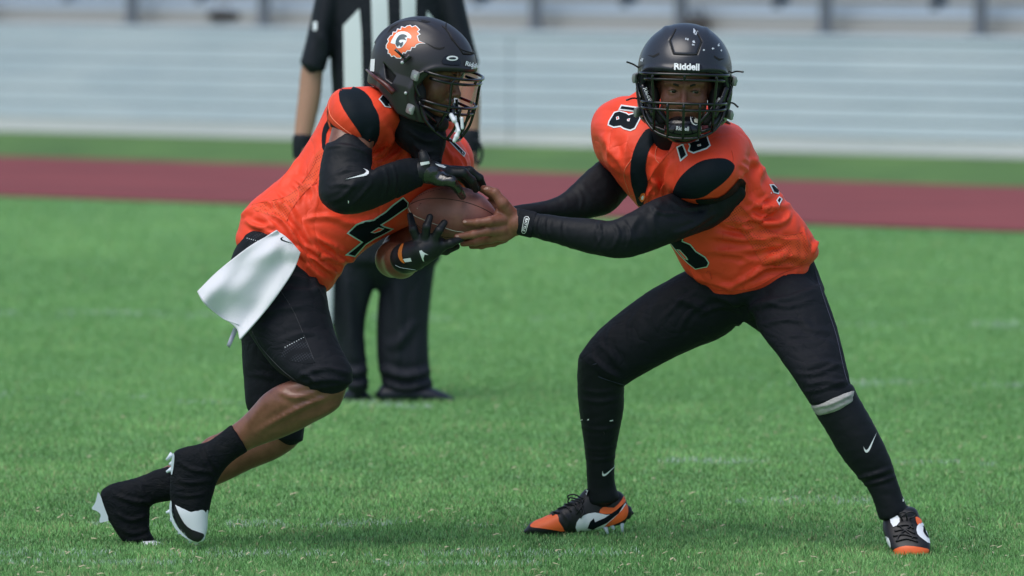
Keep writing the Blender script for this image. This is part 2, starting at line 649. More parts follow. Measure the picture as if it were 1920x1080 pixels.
# ------------------------------------------------------------ materials
M = {}
M['field'] = mat('field_turf', (0.05, 0.13, 0.04), 0.9)
vary(M['field'], (0.092, 0.245, 0.076), (0.148, 0.34, 0.112), 1.4, detail=8, lo=0.3, hi=0.7, stretch=(1, 0.35, 1), rough=0.7)
M['verge'] = mat('verge_turf', (0.06, 0.16, 0.04), 0.9)
vary(M['verge'], (0.045, 0.120, 0.022), (0.090, 0.195, 0.040), 1.2, detail=6)
M['track'] = mat('track_rubber', (0.20, 0.035, 0.045), 0.85)
vary(M['track'], (0.15, 0.025, 0.027), (0.22, 0.042, 0.043), 0.5, detail=6, stretch=(1, 3, 1))
M['alu'] = mat('painted_aluminium', (0.42, 0.50, 0.55), 0.45, 0.0)
vary(M['alu'], (0.48, 0.58, 0.66), (0.57, 0.66, 0.73), 0.8, detail=5, stretch=(0.5, 1, 3))
M['alu_stain'] = mat('weathered_aluminium', (0.42, 0.43, 0.40), 0.6)
vary(M['alu_stain'], (0.38, 0.40, 0.38), (0.50, 0.52, 0.50), 0.9, detail=5, stretch=(0.4, 1, 3))
M['wall_base'] = mat('dusty_aluminium', (0.42, 0.43, 0.40), 0.6)
vary(M['wall_base'], (0.52, 0.57, 0.58), (0.60, 0.64, 0.64), 0.7, detail=5, stretch=(0.4, 1, 3))
M['beige'] = mat('beige_riser', (0.36, 0.36, 0.33), 0.6)
M['post'] = mat('dark_steel', (0.15, 0.17, 0.19), 0.5, 0.3)
M['concrete'] = mat('concrete', (0.30, 0.29, 0.27), 0.9)

# ------------------------------------------------------------ the ground
ANG = math.atan(0.83)
DX, DN = np.array((math.cos(ANG), -math.sin(ANG), 0)), np.array((math.sin(ANG), math.cos(ANG), 0))

def strip(name, y_near, y_far, z, material, kind='structure', ext=120):
    """sheet between two lines parallel to the grandstand, given by their depth in the middle of the view"""
    c0, c1 = np.array((0, y_near, z)), np.array((0, y_far, z))
    V = [c0 - DX * ext, c0 + DX * ext, c1 + DX * ext, c1 - DX * ext]
    o = mesh_obj(name, V, [(0, 1, 2, 3)], material, None, smooth=False)
    return tag(o, kind=kind)

g = mesh_obj('ground', [(-300, -60, 0), (300, -60, 0), (300, 500, 0), (-300, 500, 0)], [(0, 1, 2, 3)], M['field'], None, smooth=False)
tag(g, kind='structure')
strip('verge', 49.6, 75, 0.004, M['verge'])
strip('running_track', 43.3, 50.6, 0.012, M['track'])

# ------------------------------------------------------------ grandstand
stand = empty('grandstand', (0, 56.9, 0))
tag(stand, 'blurred pale aluminium grandstand with plank front wall, dark posts and bench rows', 'grandstand')
WO = np.array((0, 56.9, 0.0))
HALF = 24.0

def wbox(name, u0, u1, n0, n1, z0, z1, material, parent=stand, bev=0.0, data=None):
    c = WO + DX * (u0 + u1) / 2 + DN * (n0 + n1) / 2 + np.array((0, 0, (z0 + z1) / 2))
    R = Matrix(((DX[0], DN[0], 0), (DX[1], DN[1], 0), (0, 0, 1)))
    V, F = box_vf(c, (u1 - u0, n1 - n0, z1 - z0), R, bev)
    return mesh_obj(name, V, F, material, parent, smooth=False)

PH = 0.13
rs = random.Random(4)
for k in range(7):                                                   # wall of long horizontal planks, joints recessed
    for j in range(4):
        u0 = -HALF + j * 12.0 + (k % 2) * 0.0
        pr = rs.uniform(-0.004, 0.004)
        wbox('plank', u0 + 0.006, u0 + 11.994, -0.03 + pr, 0.03 + pr, k * PH + 0.013, (k + 1) * PH - 0.001, M['wall_base'] if k < 1 else M['alu'], bev=0.002)
wbox('backing', -HALF, HALF, 0.035, 0.07, 0.0, 0.91, M['alu_stain'])
wbox('footing', -HALF, HALF, -0.08, 0.12, -0.05, 0.012, M['concrete'])
wbox('deck_plank', -HALF, HALF, -0.045, 0.28, 0.915, 0.955, M['alu'])
wbox('deck_plank', -HALF, HALF, 0.29, 0.62, 0.915, 0.953, M['alu'])
for r in range(8):
    n0 = 0.66 + r * 0.72; z = 0.955 + r * 0.23
    wbox('riser', -HALF, HALF, n0, n0 + 0.03, z, z + 0.14, M['beige'] if r == 0 else M['alu_stain'])
    wbox('footboard', -HALF, HALF, n0 + 0.06, n0 + 0.38, z + 0.19, z + 0.23, M['alu'])
    wbox('bench_seat', -HALF, HALF, n0 - 0.04, n0 + 0.24, z + 0.36, z + 0.405, M['alu'])
    wbox('step_edge', -HALF, HALF, n0 - 0.02, n0 + 0.03, z + 0.145, z + 0.185, M['alu'])
    wbox('underside', -HALF, HALF, n0 + 0.4, n0 + 0.44, z - 0.2, z + 0.2, M['alu_stain'])
    for j in range(30):
        u = -HALF + 0.6 + j * 1.6 + 0.37 * r
        if u < HALF: wbox('bench_bracket', u, u + 0.07, n0 + 0.02, n0 + 0.18, z + 0.19, z + 0.36, M['post'])

def u_at(px):                                                        # place along the wall seen at column px
    xr = (px - 960) / FPX
    # (DX u + WO).x = xr * y
    return xr * WO[1] / (DX[0] - xr * DX[1])
for px in (-110, 182, 430, 940, 1212, 1484, 1775, 2060):
    u = u_at(px)
    wbox('rail_post', u - 0.042, u + 0.042, 0.41, 0.49, 0.955, 2.05, M['post'], bev=0.01)
    wbox('post_foot', u - 0.07, u + 0.10, 0.36, 0.54, 0.953, 0.975, M['post'])
wbox('top_rail', -HALF, HALF, 0.42, 0.48, 2.05, 2.11, M['post'], bev=0.01)
wbox('mid_rail', -HALF, HALF, 0.42, 0.48, 1.62, 1.67, M['post'], bev=0.01)

def stand_bag(px, w, h, lab, n0=0.42, z=0.955, cat='bag'):
    """soft dark holdall: rounded body, two handles, end pocket"""
    u = u_at(px)
    c = WO + DX * u + DN * (n0 + 0.1) + np.array((0, 0, z))
    root = empty('sports_bag', c)
    tag(root, lab, cat, 'bags on the grandstand')
    f = union([s_ell(c + np.array((0, 0, h * 0.5)), (w / 2, 0.10, h * 0.52)), s_ell(c + DX * w * 0.3 + np.array((0, 0, h * .42)), (w * .25, 0.09, h * 0.4)), s_ell(c - DX * w * 0.3 + np.array((0, 0, h * .42)), (w * .25, 0.09, h * 0.4))], 0.03)
    V, F = nets(f, 0.016)
    mesh_obj('bag_body', V, F, M['bag'], root)
    for s in (-1, 1):
        P = [c + DX * (w * 0.22 * math.cos(a)) + DN * 0.05 * s + np.array((0, 0, h * 0.85 + 0.10 * math.sin(a))) for a in np.linspace(0, math.pi, 9)]
        v, f_ = tube_vf(P, 0.009, 6)
        mesh_obj('handle', v, f_, M['post'], root)
M['bag'] = mat('dark_bag_cloth', (0.04, 0.035, 0.03), 0.9)
stand_bag(325, 0.36, 0.10, 'low dark brown bag lying on the lowest step left of the referee', n0=0.60, z=1.0)
stand_bag(1228, 0.26, 0.12, 'dark bag at the foot of the post above the right player', n0=0.42)
stand_bag(595, 0.28, 0.16, 'dark bag on the grandstand step behind the referee shoulder', n0=0.60, z=1.0)

# ------------------------------------------------------------ grass blades
def grass(name, y0, y1, n, hgt, wid, seed, xpad=1.3):
    rg = np.random.default_rng(seed)
    Y = rg.uniform(y1 ** -2.0, y0 ** -2.0, n) ** -0.5
    X = rg.uniform(-1, 1, n) * (Y * 960 / FPX + xpad)
    ok = Y < 43.1 - 0.83 * X
    X, Y = X[ok], Y[ok]; n = len(X)
    # clumping
    def vnoise(x, y, s, sd):
        r = np.random.default_rng(sd).uniform(0, 1, (64, 64))
        xi, yi = x / s, y / s
        x0, y0_ = np.floor(xi).astype(int), np.floor(yi).astype(int)
        fx, fy = xi - x0, yi - y0_
        fx, fy = fx * fx * (3 - 2 * fx), fy * fy * (3 - 2 * fy)
        g = lambda a, b: r[a % 64, b % 64]
        return (g(x0, y0_) * (1 - fx) + g(x0 + 1, y0_) * fx) * (1 - fy) + (g(x0, y0_ + 1) * (1 - fx) + g(x0 + 1, y0_ + 1) * fx) * fy
    c1 = vnoise(X, Y * 0.7, 0.33, 1); c2 = vnoise(X, Y, 0.09, 2); c3 = vnoise(X, Y * 0.4, 1.1, 3)
    H = hgt * (0.6 + 0.5 * c2) * (0.8 + 0.4 * c1) * rg.uniform(0.6, 1.15, n)
    H = H * (Y / 20) ** 0.25
    W = wid * rg.uniform(0.6, 1.3, n) * (Y / 20) ** 1.6
    az = rg.uniform(0, 2 * math.pi, n)
    lean = rg.uniform(0.1, 1.0, n) * H
    yaw = rg.uniform(-0.9, 0.9, n)
    side = np.stack((np.cos(yaw), np.sin(yaw), np.zeros(n)), 1) * (W / 2)[:, None]
    L = np.stack((np.cos(az), np.sin(az)), 1)
    B = np.stack((X, Y, np.zeros(n)), 1)
    Mid = B.copy(); Mid[:, :2] += L * (lean * 0.35)[:, None]; Mid[:, 2] = H * 0.6
    T = B.copy(); T[:, :2] += L * lean[:, None]; T[:, 2] = H
    V = np.empty((n, 5, 3))
    V[:, 0] = B - side; V[:, 1] = B + side; V[:, 2] = Mid + side * .8; V[:, 3] = Mid - side * .8; V[:, 4] = T
    i = np.arange(n)[:, None] * 5
    F = np.concatenate((i + np.array([[0, 1, 2]]), i + np.array([[0, 2, 3]]), i + np.array([[3, 2, 4]])), 0)
    # colours
    hue = np.clip(0.45 * c3 + 0.25 * c1 + 0.2 * rg.uniform(0, 1, n) + np.clip((Y - 20.5) / 12, -.1, .35), 0, 1.3)[:, None]
    A = np.array((0.075, 0.213, 0.060)); Bc = np.array((0.228, 0.440, 0.155))
    C = A * (1 - hue) + Bc * hue
    amp = np.clip(1.25 - (Y - 19) / 9, .35, 1.0)
    C *= (1 + (rg.uniform(0.35, 1.55, n) * (0.70 + 0.56 * c2) * (0.86 + 0.28 * c1) - 1) * amp)[:, None]
    lt = rg.uniform(0, 1, n) < 0.09
    C[lt] = C[lt] * 0.5 + np.array((0.20, 0.30, 0.13)) * 0.8
    dry = rg.uniform(0, 1, n) < (0.022 + 0.10 * (c1 > 0.62) * (c2 > 0.5)) * np.clip(1.4 - (Y - 19) / 8, .25, 1.3)
    C[dry] = np.array((0.42, 0.40, 0.22)) * rg.uniform(0.7, 1.2, dry.sum())[:, None]
    # worn paint left on the blades along old field lines (depths as seen)
    brk = vnoise(X, Y, 0.16, 5)
    for yc, slope, hw, dens, x0, x1 in ((19.62, -0.02, 0.05, 0.25, -1.6, 0.1), (ground_Y(1040), 0.0, 0.10, 0.16, -1.6, 0.4), (ground_Y(768), -0.35, 0.16, 0.30, -2.3, -0.3), (ground_Y(712), -0.2, 0.2, 0.32, 0.9, 3.2), (ground_Y(865), -0.1, 0.10, 0.30, 0.5, 2.2), (ground_Y(600), -0.2, 0.25, 0.25, -2.5, 3), (ground_Y(940), -0.05, 0.12, 0.22, 0.6, 2.2), (ground_Y(985), 0.0, 0.10, 0.28, -1.6, 0.3)):
        m = (np.abs(Y - (yc + slope * (X))) < hw) & (X > x0) & (X < x1) & (rg.uniform(0, 1, n) < dens) & (brk > 0.45)
        C[m] = np.array((0.50, 0.60, 0.55)) * rg.uniform(0.7, 1.1, m.sum())[:, None]
    me = bpy.data.meshes.new(name)
    fast_mesh(me, V.reshape(-1, 3), F)
    ca = me.color_attributes.new('tint', 'FLOAT_COLOR', 'POINT')
    CC = np.ones((n, 5, 4), dtype=np.float32); CC[:, :, :3] = C[:, None, :]
    ca.data.foreach_set('color', CC.ravel())
    me.materials.append(M['blade'])
    o = bpy.data.objects.new(name, me); COL.objects.link(o)
    return tag(o, 'short mown grass of the playing field', kind='stuff')

M['blade'] = mat('grass_blade', (0.1, 0.25, 0.08), 0.55, spec=0.35)
_b = M['blade'].node_tree.nodes['Principled BSDF']
_a = nd(M['blade'], 'ShaderNodeVertexColor', layer_name='tint')
lk(M['blade'], _a.outputs['Color'], _b.inputs['Base Color'])
_t = nd(M['blade'], 'ShaderNodeBsdfTranslucent'); lk(M['blade'], _a.outputs['Color'], _t.inputs['Color'])
_m = nd(M['blade'], 'ShaderNodeMixShader', Fac=0.2)
_o = M['blade'].node_tree.nodes['Material Output']
lk(M['blade'], _b.outputs[0], _m.inputs[1]); lk(M['blade'], _t.outputs[0], _m.inputs[2]); lk(M['blade'], _m.outputs[0], _o.inputs['Surface'])
grass('grass', 18.7, 50, 720000, 0.0185, 0.0021, 11)
def straws():
    rg = np.random.default_rng(77)
    V, F, k = [], [], 0
    for i in range(1100):
        y = 18.9 + 7.5 * rg.uniform() ** 1.8
        x = rg.uniform(-1, 1) * (y * .075 + .6)
        a = rg.uniform(0, math.pi); L = rg.uniform(.008, .030); w = rg.uniform(.0008, .0024); z = rg.uniform(.012, .019)
        d = np.array((math.cos(a), math.sin(a), rg.uniform(-.35, .35))) * L; s_ = np.array((-math.sin(a), math.cos(a), .6)) * w
        c = np.array((x, y, z))
        bend = np.array((0, 0, rg.uniform(0, .005)))
        V += [c - d / 2 - s_, c - d / 2 + s_, c + bend - s_, c + bend + s_, c + d / 2]
        F += [(k, k + 2, k + 3, k + 1), (k + 2, k + 4, k + 3)]; k += 5
    o = mesh_obj('dry_clippings', V, F, M['straw'], None)
    tag(o, 'pale dry grass clippings lying on the mown turf', kind='stuff')
M['straw'] = mat('dry_straw', (0.40, 0.37, 0.24), 0.8)
straws()
# ------------------------------------------------------------ materials for people
M['orange'] = mat('orange_jersey', (0.84, 0.070, 0.028), 0.5, spec=0.24)
bump_chain(M['orange'], [('ridge', 4, 0.45, 0.03, (1.6, 1, 1)), ('ridge', 11, 0.10, 0.010, (1, 1, 1.5)), ('noise', 420, 0.12, 0.001, (1, 1, 1))])
M['orange_mesh'] = mat('orange_mesh_panel', (0.62, 0.06, 0.015), 0.6, spec=0.3)
def dot_mesh(m, base, hole, scale):
    b = m.node_tree.nodes['Principled BSDF']
    tc = nd(m, 'ShaderNodeTexCoord')
    mp = nd(m, 'ShaderNodeMapping'); mp.inputs['Rotation'].default_value = (0, 0.6, 0)
    mp.inputs['Scale'].default_value = (1, 0.35, 1)
    lk(m, tc.outputs['Object'], mp.inputs['Vector'])
    v = nd(m, 'ShaderNodeTexVoronoi', Scale=scale, Randomness=0.0)
    lk(m, mp.outputs[0], v.inputs['Vector'])
    r = nd(m, 'ShaderNodeValToRGB')
    r.color_ramp.elements[0].position = 0.28; r.color_ramp.elements[0].color = (*hole, 1)
    r.color_ramp.elements[1].position = 0.42; r.color_ramp.elements[1].color = (*base, 1)
    lk(m, v.outputs['Distance'], r.inputs['Fac']); lk(m, r.outputs['Color'], b.inputs['Base Color'])
dot_mesh(M['orange_mesh'], (0.76, 0.080, 0.022), (0.50, 0.042, 0.013), 150)
M['black_cloth'] = mat('black_cloth', (0.0085, 0.0105, 0.015), 0.72, spec=0.16)
bump_chain(M['black_cloth'], [('ridge', 7, 0.5, 0.02, (1, 1, 1.5)), ('ridge', 17, 0.3, 0.006, (1, 1, 1)), ('noise', 500, 0.1, 0.001, (1, 1, 1))])
M['black_tight'] = mat('black_compression', (0.007, 0.009, 0.0125), 0.58, spec=0.2)
bump_chain(M['black_tight'], [('ridge', 18, 0.2, 0.006, (1, 1, 1)), ('noise', 700, 0.06, 0.001, (1, 1, 1))])
M['panel_black'] = mat('black_panel', (0.006, 0.011, 0.016), 0.65, spec=0.12)
bump_chain(M['panel_black'], [('ridge', 10, 0.3, 0.01, (1, 1, 1))])
M['number_black'] = mat('number_black', (0.004, 0.008, 0.012), 0.65, spec=0.1)
M['white_trim'] = mat('white_trim', (0.72, 0.78, 0.82), 0.5)
M['mint_trim'] = mat('pale_trim', (0.42, 0.62, 0.56), 0.5)
M['white'] = mat('white_print', (0.78, 0.82, 0.84), 0.45)
M['teal_seam'] = mat('teal_seam', (0.02, 0.12, 0.14), 0.5)
M['skin_dark'] = mat('skin_brown', (0.155, 0.062, 0.036), 0.36, spec=0.55, sss=0.0)
vary(M['skin_dark'], (0.145, 0.055, 0.033), (0.215, 0.090, 0.056), 22, detail=5)
bump_chain(M['skin_dark'], [('noise', 160, 0.25, 0.001, (1, 1, 1)), ('noise', 25, 0.15, 0.004, (1, 1, 1))])
M['skin_qb'] = mat('skin_brown_light', (0.20, 0.085, 0.05), 0.47, spec=0.45, sss=0.02)
vary(M['skin_qb'], (0.19, 0.068, 0.042), (0.27, 0.108, 0.072), 24, detail=5)
bump_chain(M['skin_qb'], [('noise', 160, 0.12, 0.001, (1, 1, 1))])
M['skin_pale'] = mat('skin_tan', (0.40, 0.22, 0.15), 0.55, sss=0.06)
M['shell_matte'] = mat('matte_charcoal_shell', (0.022, 0.021, 0.025), 0.36, spec=0.5)
bump_chain(M['shell_matte'], [('noise', 900, 0.05, 0.0005, (1, 1, 1))])
M['shell_gloss'] = mat('satin_black_shell', (0.018, 0.021, 0.028), 0.27, spec=0.55)
bump_chain(M['shell_gloss'], [('noise', 60, 0.03, 0.001, (1, 1, 1))])
M['gloss_black'] = mat('gloss_black', (0.005, 0.005, 0.007), 0.2, spec=0.45, coat=0.25)
M['rubber'] = mat('black_padding', (0.006, 0.006, 0.007), 0.7)
M['groove'] = mat('dark_groove', (0.002, 0.002, 0.002), 0.8)
M['steel'] = mat('bright_clip', (0.55, 0.57, 0.58), 0.45, 0.35)
M['clip_grey'] = mat('grey_clip', (0.26, 0.27, 0.28), 0.35, 0.3)
M['eye_white'] = mat('eye_white', (0.30, 0.27, 0.26), 0.4)
M['iris'] = mat('dark_iris', (0.012, 0.006, 0.004), 0.25)
M['lip'] = mat('lip', (0.20, 0.075, 0.062), 0.4)
M['brow_hair'] = mat('dark_hair', (0.008, 0.006, 0.005), 0.7)
M['logo_orange'] = mat('decal_orange', (0.80, 0.15, 0.03), 0.35)
M['logo_grey'] = mat('decal_grey', (0.03, 0.07, 0.09), 0.4)
M['visor'] = bpy.data.materials.new('clear_visor')
def make_visor(m):
    m.use_nodes = True
    nt = m.node_tree
    b = nt.nodes['Principled BSDF']
    b.inputs['Base Color'].default_value = (0.55, 0.35, 0.45, 1)
    b.inputs['Roughness'].default_value = 0.03
    b.inputs['Coat Weight'].default_value = 0.5
    tr = nd(m, 'ShaderNodeBsdfTransparent'); tr.inputs[0].default_value = (0.97, 0.94, 0.96, 1)
    fr = nd(m, 'ShaderNodeLayerWeight', Blend=0.5)
    pw = nd(m, 'ShaderNodeMath', operation='POWER'); pw.inputs[1].default_value = 3.5; lk(m, fr.outputs['Facing'], pw.inputs[0])
    add = nd(m, 'ShaderNodeMath', operation='MULTIPLY_ADD'); add.inputs[1].default_value = 0.30; add.inputs[2].default_value = 0.008
    lk(m, pw.outputs[0], add.inputs[0])
    gl = nd(m, 'ShaderNodeBsdfGlossy', Roughness=0.05); gl.inputs[0].default_value = (0.95, 0.75, 0.9, 1)
    mx = nd(m, 'ShaderNodeMixShader')
    lk(m, add.outputs[0], mx.inputs[0]); lk(m, tr.outputs[0], mx.inputs[1]); lk(m, gl.outputs[0], mx.inputs[2])
    lk(m, mx.outputs[0], nt.nodes['Material Output'].inputs['Surface'])
make_visor(M['visor'])

def frame(yaw, pitch, roll):
    """head frame: yaw 0 faces the camera, +90 faces screen right; pitch down +; roll clockwise on screen +. columns right, forward, up"""
    y, p, r = map(math.radians, (yaw, pitch, roll))
    fwd = np.array((math.sin(y) * math.cos(p), -math.cos(y) * math.cos(p), -math.sin(p)))
    up0 = np.array((math.sin(y) * math.sin(p), -math.cos(y) * math.sin(p), math.cos(p)))
    right = np.cross(fwd, up0)
    R = np.stack((right, fwd, up0), 1)
    c, s = math.cos(r), math.sin(r)
    Ry = np.array(((c, 0, s), (0, 1, 0), (-s, 0, c)))
    return Ry @ R

# ---- helmet shell, local frame: x right, y forward, z up
AX, AYF, AYB, AZ = 0.1385, 0.162, 0.158, 0.137
def shell_y(x, z):
    az = AZ if z > 0 else 0.30
    return AYF * math.sqrt(max(0.0, 1 - (x / AX) ** 2 - (z / az) ** 2))

def _outer(p, off=0.0):
    x, y, z = p[:, 0], p[:, 1], p[:, 2]
    ax = AX - off
    ay = np.where(y > 0, AYF, AYB) - off
    az = np.where(z > 0, AZ, 0.30) - off
    k0 = np.sqrt((x / ax) ** 2 + (y / ay) ** 2 + (z / az) ** 2)
    k1 = np.sqrt((x / ax ** 2) ** 2 + (y / ay ** 2) ** 2 + (z / az ** 2) ** 2) + 1e-9
    return np.where(k0 > 0.05, k0 * (k0 - 1) / k1, -0.1)

def poly_sdf(P2, poly):
    poly = np.asarray(poly, dtype=float)
    d = np.full(len(P2), 1e9); inside = np.zeros(len(P2), dtype=bool)
    n = len(poly)
    for i in range(n):
        a, b = poly[i], poly[(i + 1) % n]
        ba = b - a
        t = np.clip(((P2 - a) @ ba) / (ba @ ba + 1e-12), 0, 1)
        d = np.minimum(d, np.linalg.norm(P2 - a - t[:, None] * ba, axis=1))
        c = ((a[1] > P2[:, 1]) != (b[1] > P2[:, 1])) & (P2[:, 0] < (b[0] - a[0]) * (P2[:, 1] - a[1]) / (b[1] - a[1] + 1e-12) + a[0])
        inside ^= c
    return np.where(inside, -d, d)

OPEN = spline([(0.14, 0.020), (0.100, 0.008), (0.074, -0.018), (0.060, -0.055), (0.066, -0.092), (0.088, -0.116), (0.100, -0.140)], 4)
OPEN = np.concatenate(([(0.4, 0.022)], OPEN, [(0.10, -0.3), (0.4, -0.3)]))
BOT = np.array([(0.4, -0.150), (0.06, -0.152), (0.02, -0.146), (-0.015, -0.118), (-0.06, -0.096), (-0.12, -0.098), (-0.4, -0.105), (-0.4, -0.5), (0.4, -0.5)])
EAR = np.array([(-0.066, -0.016), (-0.010, -0.040), (-0.014, -0.062), (-0.038, -0.056)])
GROOVES = []
def shell_pt(x, z):
    return np.array((x, shell_y(x, z), z))
_h = [(-.030, .129), (-.047, .104), (-.034, .072), (.034, .072), (.047, .104), (.030, .129)]
_hp = []
for (a, b), (c, d) in zip(_h[:-1], _h[1:]):
    for t in np.linspace(0, 1, 8)[:-1]: _hp.append(shell_pt(a + (c - a) * t, b + (d - b) * t))
_hp.append(shell_pt(*_h[-1]))
GROOVES.append(np.array(_hp))

def pl_dist3(p, poly):
    d = np.full(len(p), 1e9, dtype=np.float32)
    for i in range(len(poly) - 1):
        a, b = poly[i].astype(np.float32), poly[i + 1].astype(np.float32)
        ba = b - a; pa = p - a
        t = np.clip(pa @ ba / (ba @ ba + 1e-12), 0, 1)
        d = np.minimum(d, np.sqrt(((pa - t[:, None] * ba) ** 2).sum(1)))
    return d

def _shell(p):
    o = _outer(p)
    i = _outer(p, 0.012)
    # raised crown ridges either side and a raised rim round the opening
    ridge = 0.0035 * np.exp(-((np.abs(p[:, 0]) - 0.062) / 0.010) ** 2) * (p[:, 2] > 0.02) * np.clip(-p[:, 1] * 12 + 0.8, 0, 1)
    yz = p[:, 1:3]
    op = poly_sdf(yz, OPEN)
    rim = 0.004 * np.exp(-((op - 0.012) / 0.008) ** 2)
    flap = 0.007 * np.clip((-p[:, 2] - 0.03) / 0.03, 0, 1) * np.clip((p[:, 1] + 0.075) / 0.02, 0, 1)      # jaw plates stand proud
    near = np.abs(o) < 0.02
    g = np.zeros(len(p))
    if near.any():
        for G in GROOVES:
            m = near & (p[:, 1] > 0.03) & (p[:, 2] > 0.05)
            if m.any():
                g[m] += 0.0035 * np.exp(-(pl_dist3(p[m], G) / 0.0028) ** 2)
    o = o - ridge - rim - flap + g
    d = smax(o, -i, 0.003)
    d = smax(d, -op, 0.005)
    d = smax(d, -poly_sdf(yz, BOT), 0.006)
    ear = poly_sdf(yz, EAR)
    d = smax(d, -smax(ear, 0.08 - np.abs(p[:, 0]), 0.002), 0.004)
    return d
_shell.lo = np.array((-0.165, -0.175, -0.175)); _shell.hi = np.array((0.165, 0.180, 0.16))
SHELL_V, SHELL_F = nets(_shell, 0.0027, blk=8, newton=3, lip=1.5)

def _liner(p):                                   # padding inside the shell
    o = _outer(p, 0.0125); i = _outer(p, 0.034)
    d = smax(o, -i, 0.004)
    yz = p[:, 1:3]
    q = np.stack(((np.abs(p[:, 0]) - .094) / .024, (p[:, 1] - .045) / .036, (p[:, 2] + .088) / .050), 1)
    pads = (np.sqrt((q * q).sum(1)) - 1) * .024
    d = smax(d, -(poly_sdf(yz, OPEN) - 0.006), 0.006)
    d = smax(d, -(poly_sdf(yz, BOT) - 0.004), 0.006)
    return smin(d, pads, .006)
_liner.lo, _liner.hi = _shell.lo, _shell.hi
LINER_V, LINER_F = nets(_liner, 0.007)

def arc(w, yf, ys, zc, zs, n=25, t0=-1, t1=1, pw=0.75):
    t = np.linspace(t0, t1, n)
    return np.stack((w * np.sin(t * math.pi / 2), ys + (yf - ys) * np.maximum(np.cos(t * math.pi / 2), 0) ** pw, zc + (zs - zc) * t ** 2), 1)

def on_arc(x, A):
    i = np.argmin(np.abs(A[:, 0] - x)); return A[i]

BAR1 = arc(.130, .181, .072, .020, .002)
BAR2 = arc(.118, .178, .088, .004, -.012)
BAR3 = arc(.124, .184, .080, -.066, -.080)
BAR4 = arc(.122, .182, .084, -.086, -.096)
BAR5 = spline([(-.121, .078, -.088), (-.112, .10, -.128), (-.085, .135, -.157), (-.045, .160, -.170), (0, .166, -.173), (.045, .160, -.170), (.085, .135, -.157), (.112, .10, -.128), (.121, .078, -.088)], 5)

MASK_BARS = [BAR1, BAR2, BAR3, BAR4, BAR5]

def make_helmet(person, origin, R, shell_mat, tilt=0.0):
    T = lambda P: np.asarray(P) @ R.T + origin
    def tl(P):
        P = np.array(P, dtype=float); P[:, 2] -= tilt * np.clip(P[:, 1] - .07, 0, 1); return P
    BAR1, BAR2, BAR3, BAR4, BAR5 = [tl(b) for b in MASK_BARS]
    W = T(SHELL_V)
    sh = mesh_obj('helmet', W, SHELL_F, shell_mat, person)
    sub = lambda name, vf, m, **k: mesh_obj(name, T(vf[0]), vf[1], m, sh, **k)
    sub('padding', (LINER_V, LINER_F), M['rubber'])
    r = 0.0043
    bars = [tube_vf(b, r, 8) for b in (BAR1, BAR2, BAR3, BAR4, BAR5)]
    for x in (-.090, .090):
        a, b, c = on_arc(x, BAR2), on_arc(x, BAR3), BAR5[np.argmin(np.abs(BAR5[:, 0] - x * .93))]
        bars.append(tube_vf([on_arc(x, BAR1), a, b, c], r, 8))
    for x in (-.048, 0, .048):
        a, b = on_arc(x, BAR3), BAR5[np.argmin(np.abs(BAR5[:, 0] - x * .9))]
        bars.append(tube_vf(spline([a, (a * .45 + b * .55) + np.array((0, .008, 0)), b], 5), r, 8))
    bars.append(tube_vf([on_arc(0, BAR1), on_arc(0, BAR2)], r, 8))
    for s in (-1, 1):                                            # hooks that return to the shell
        bars.append(tube_vf(spline([BAR1[0 if s < 0 else -1], (s * .139, .060, -.012), (s * .140, .052, -.030), (s * .134, .062, -.055), (s * .126, .078, -.076)], 5), r, 8))
    v, f = merge_vf(bars)
    sub('facemask', (v, f), M['gloss_black'])
    for s in (-1, 1):
        for (y, z, x) in ((.052, -.018, .1405), (.062, -.118, .133)):
            Mx = Matrix.Rotation(s * math.radians(-28), 3, 'Z')
            sub('mask_clip', box_vf((s * (x + .002), y, z), (.012, .034, .030), Mx, .006), M['clip_grey'], sharp=40)
            c = np.array((s * (x + .007), y + 0.004, z))
            sub('clip_bolt', tube_vf([c, c + np.array((s * .006, .003, 0))], .0055, 12), M['steel'], sharp=40)
    for G in GROOVES:
        n = G / (np.linalg.norm(G, axis=1)[:, None])
        sub('panel_seam', tube_vf(G - n * 0.0012, 0.0021, 6), M['groove'])
    return sh, W, T

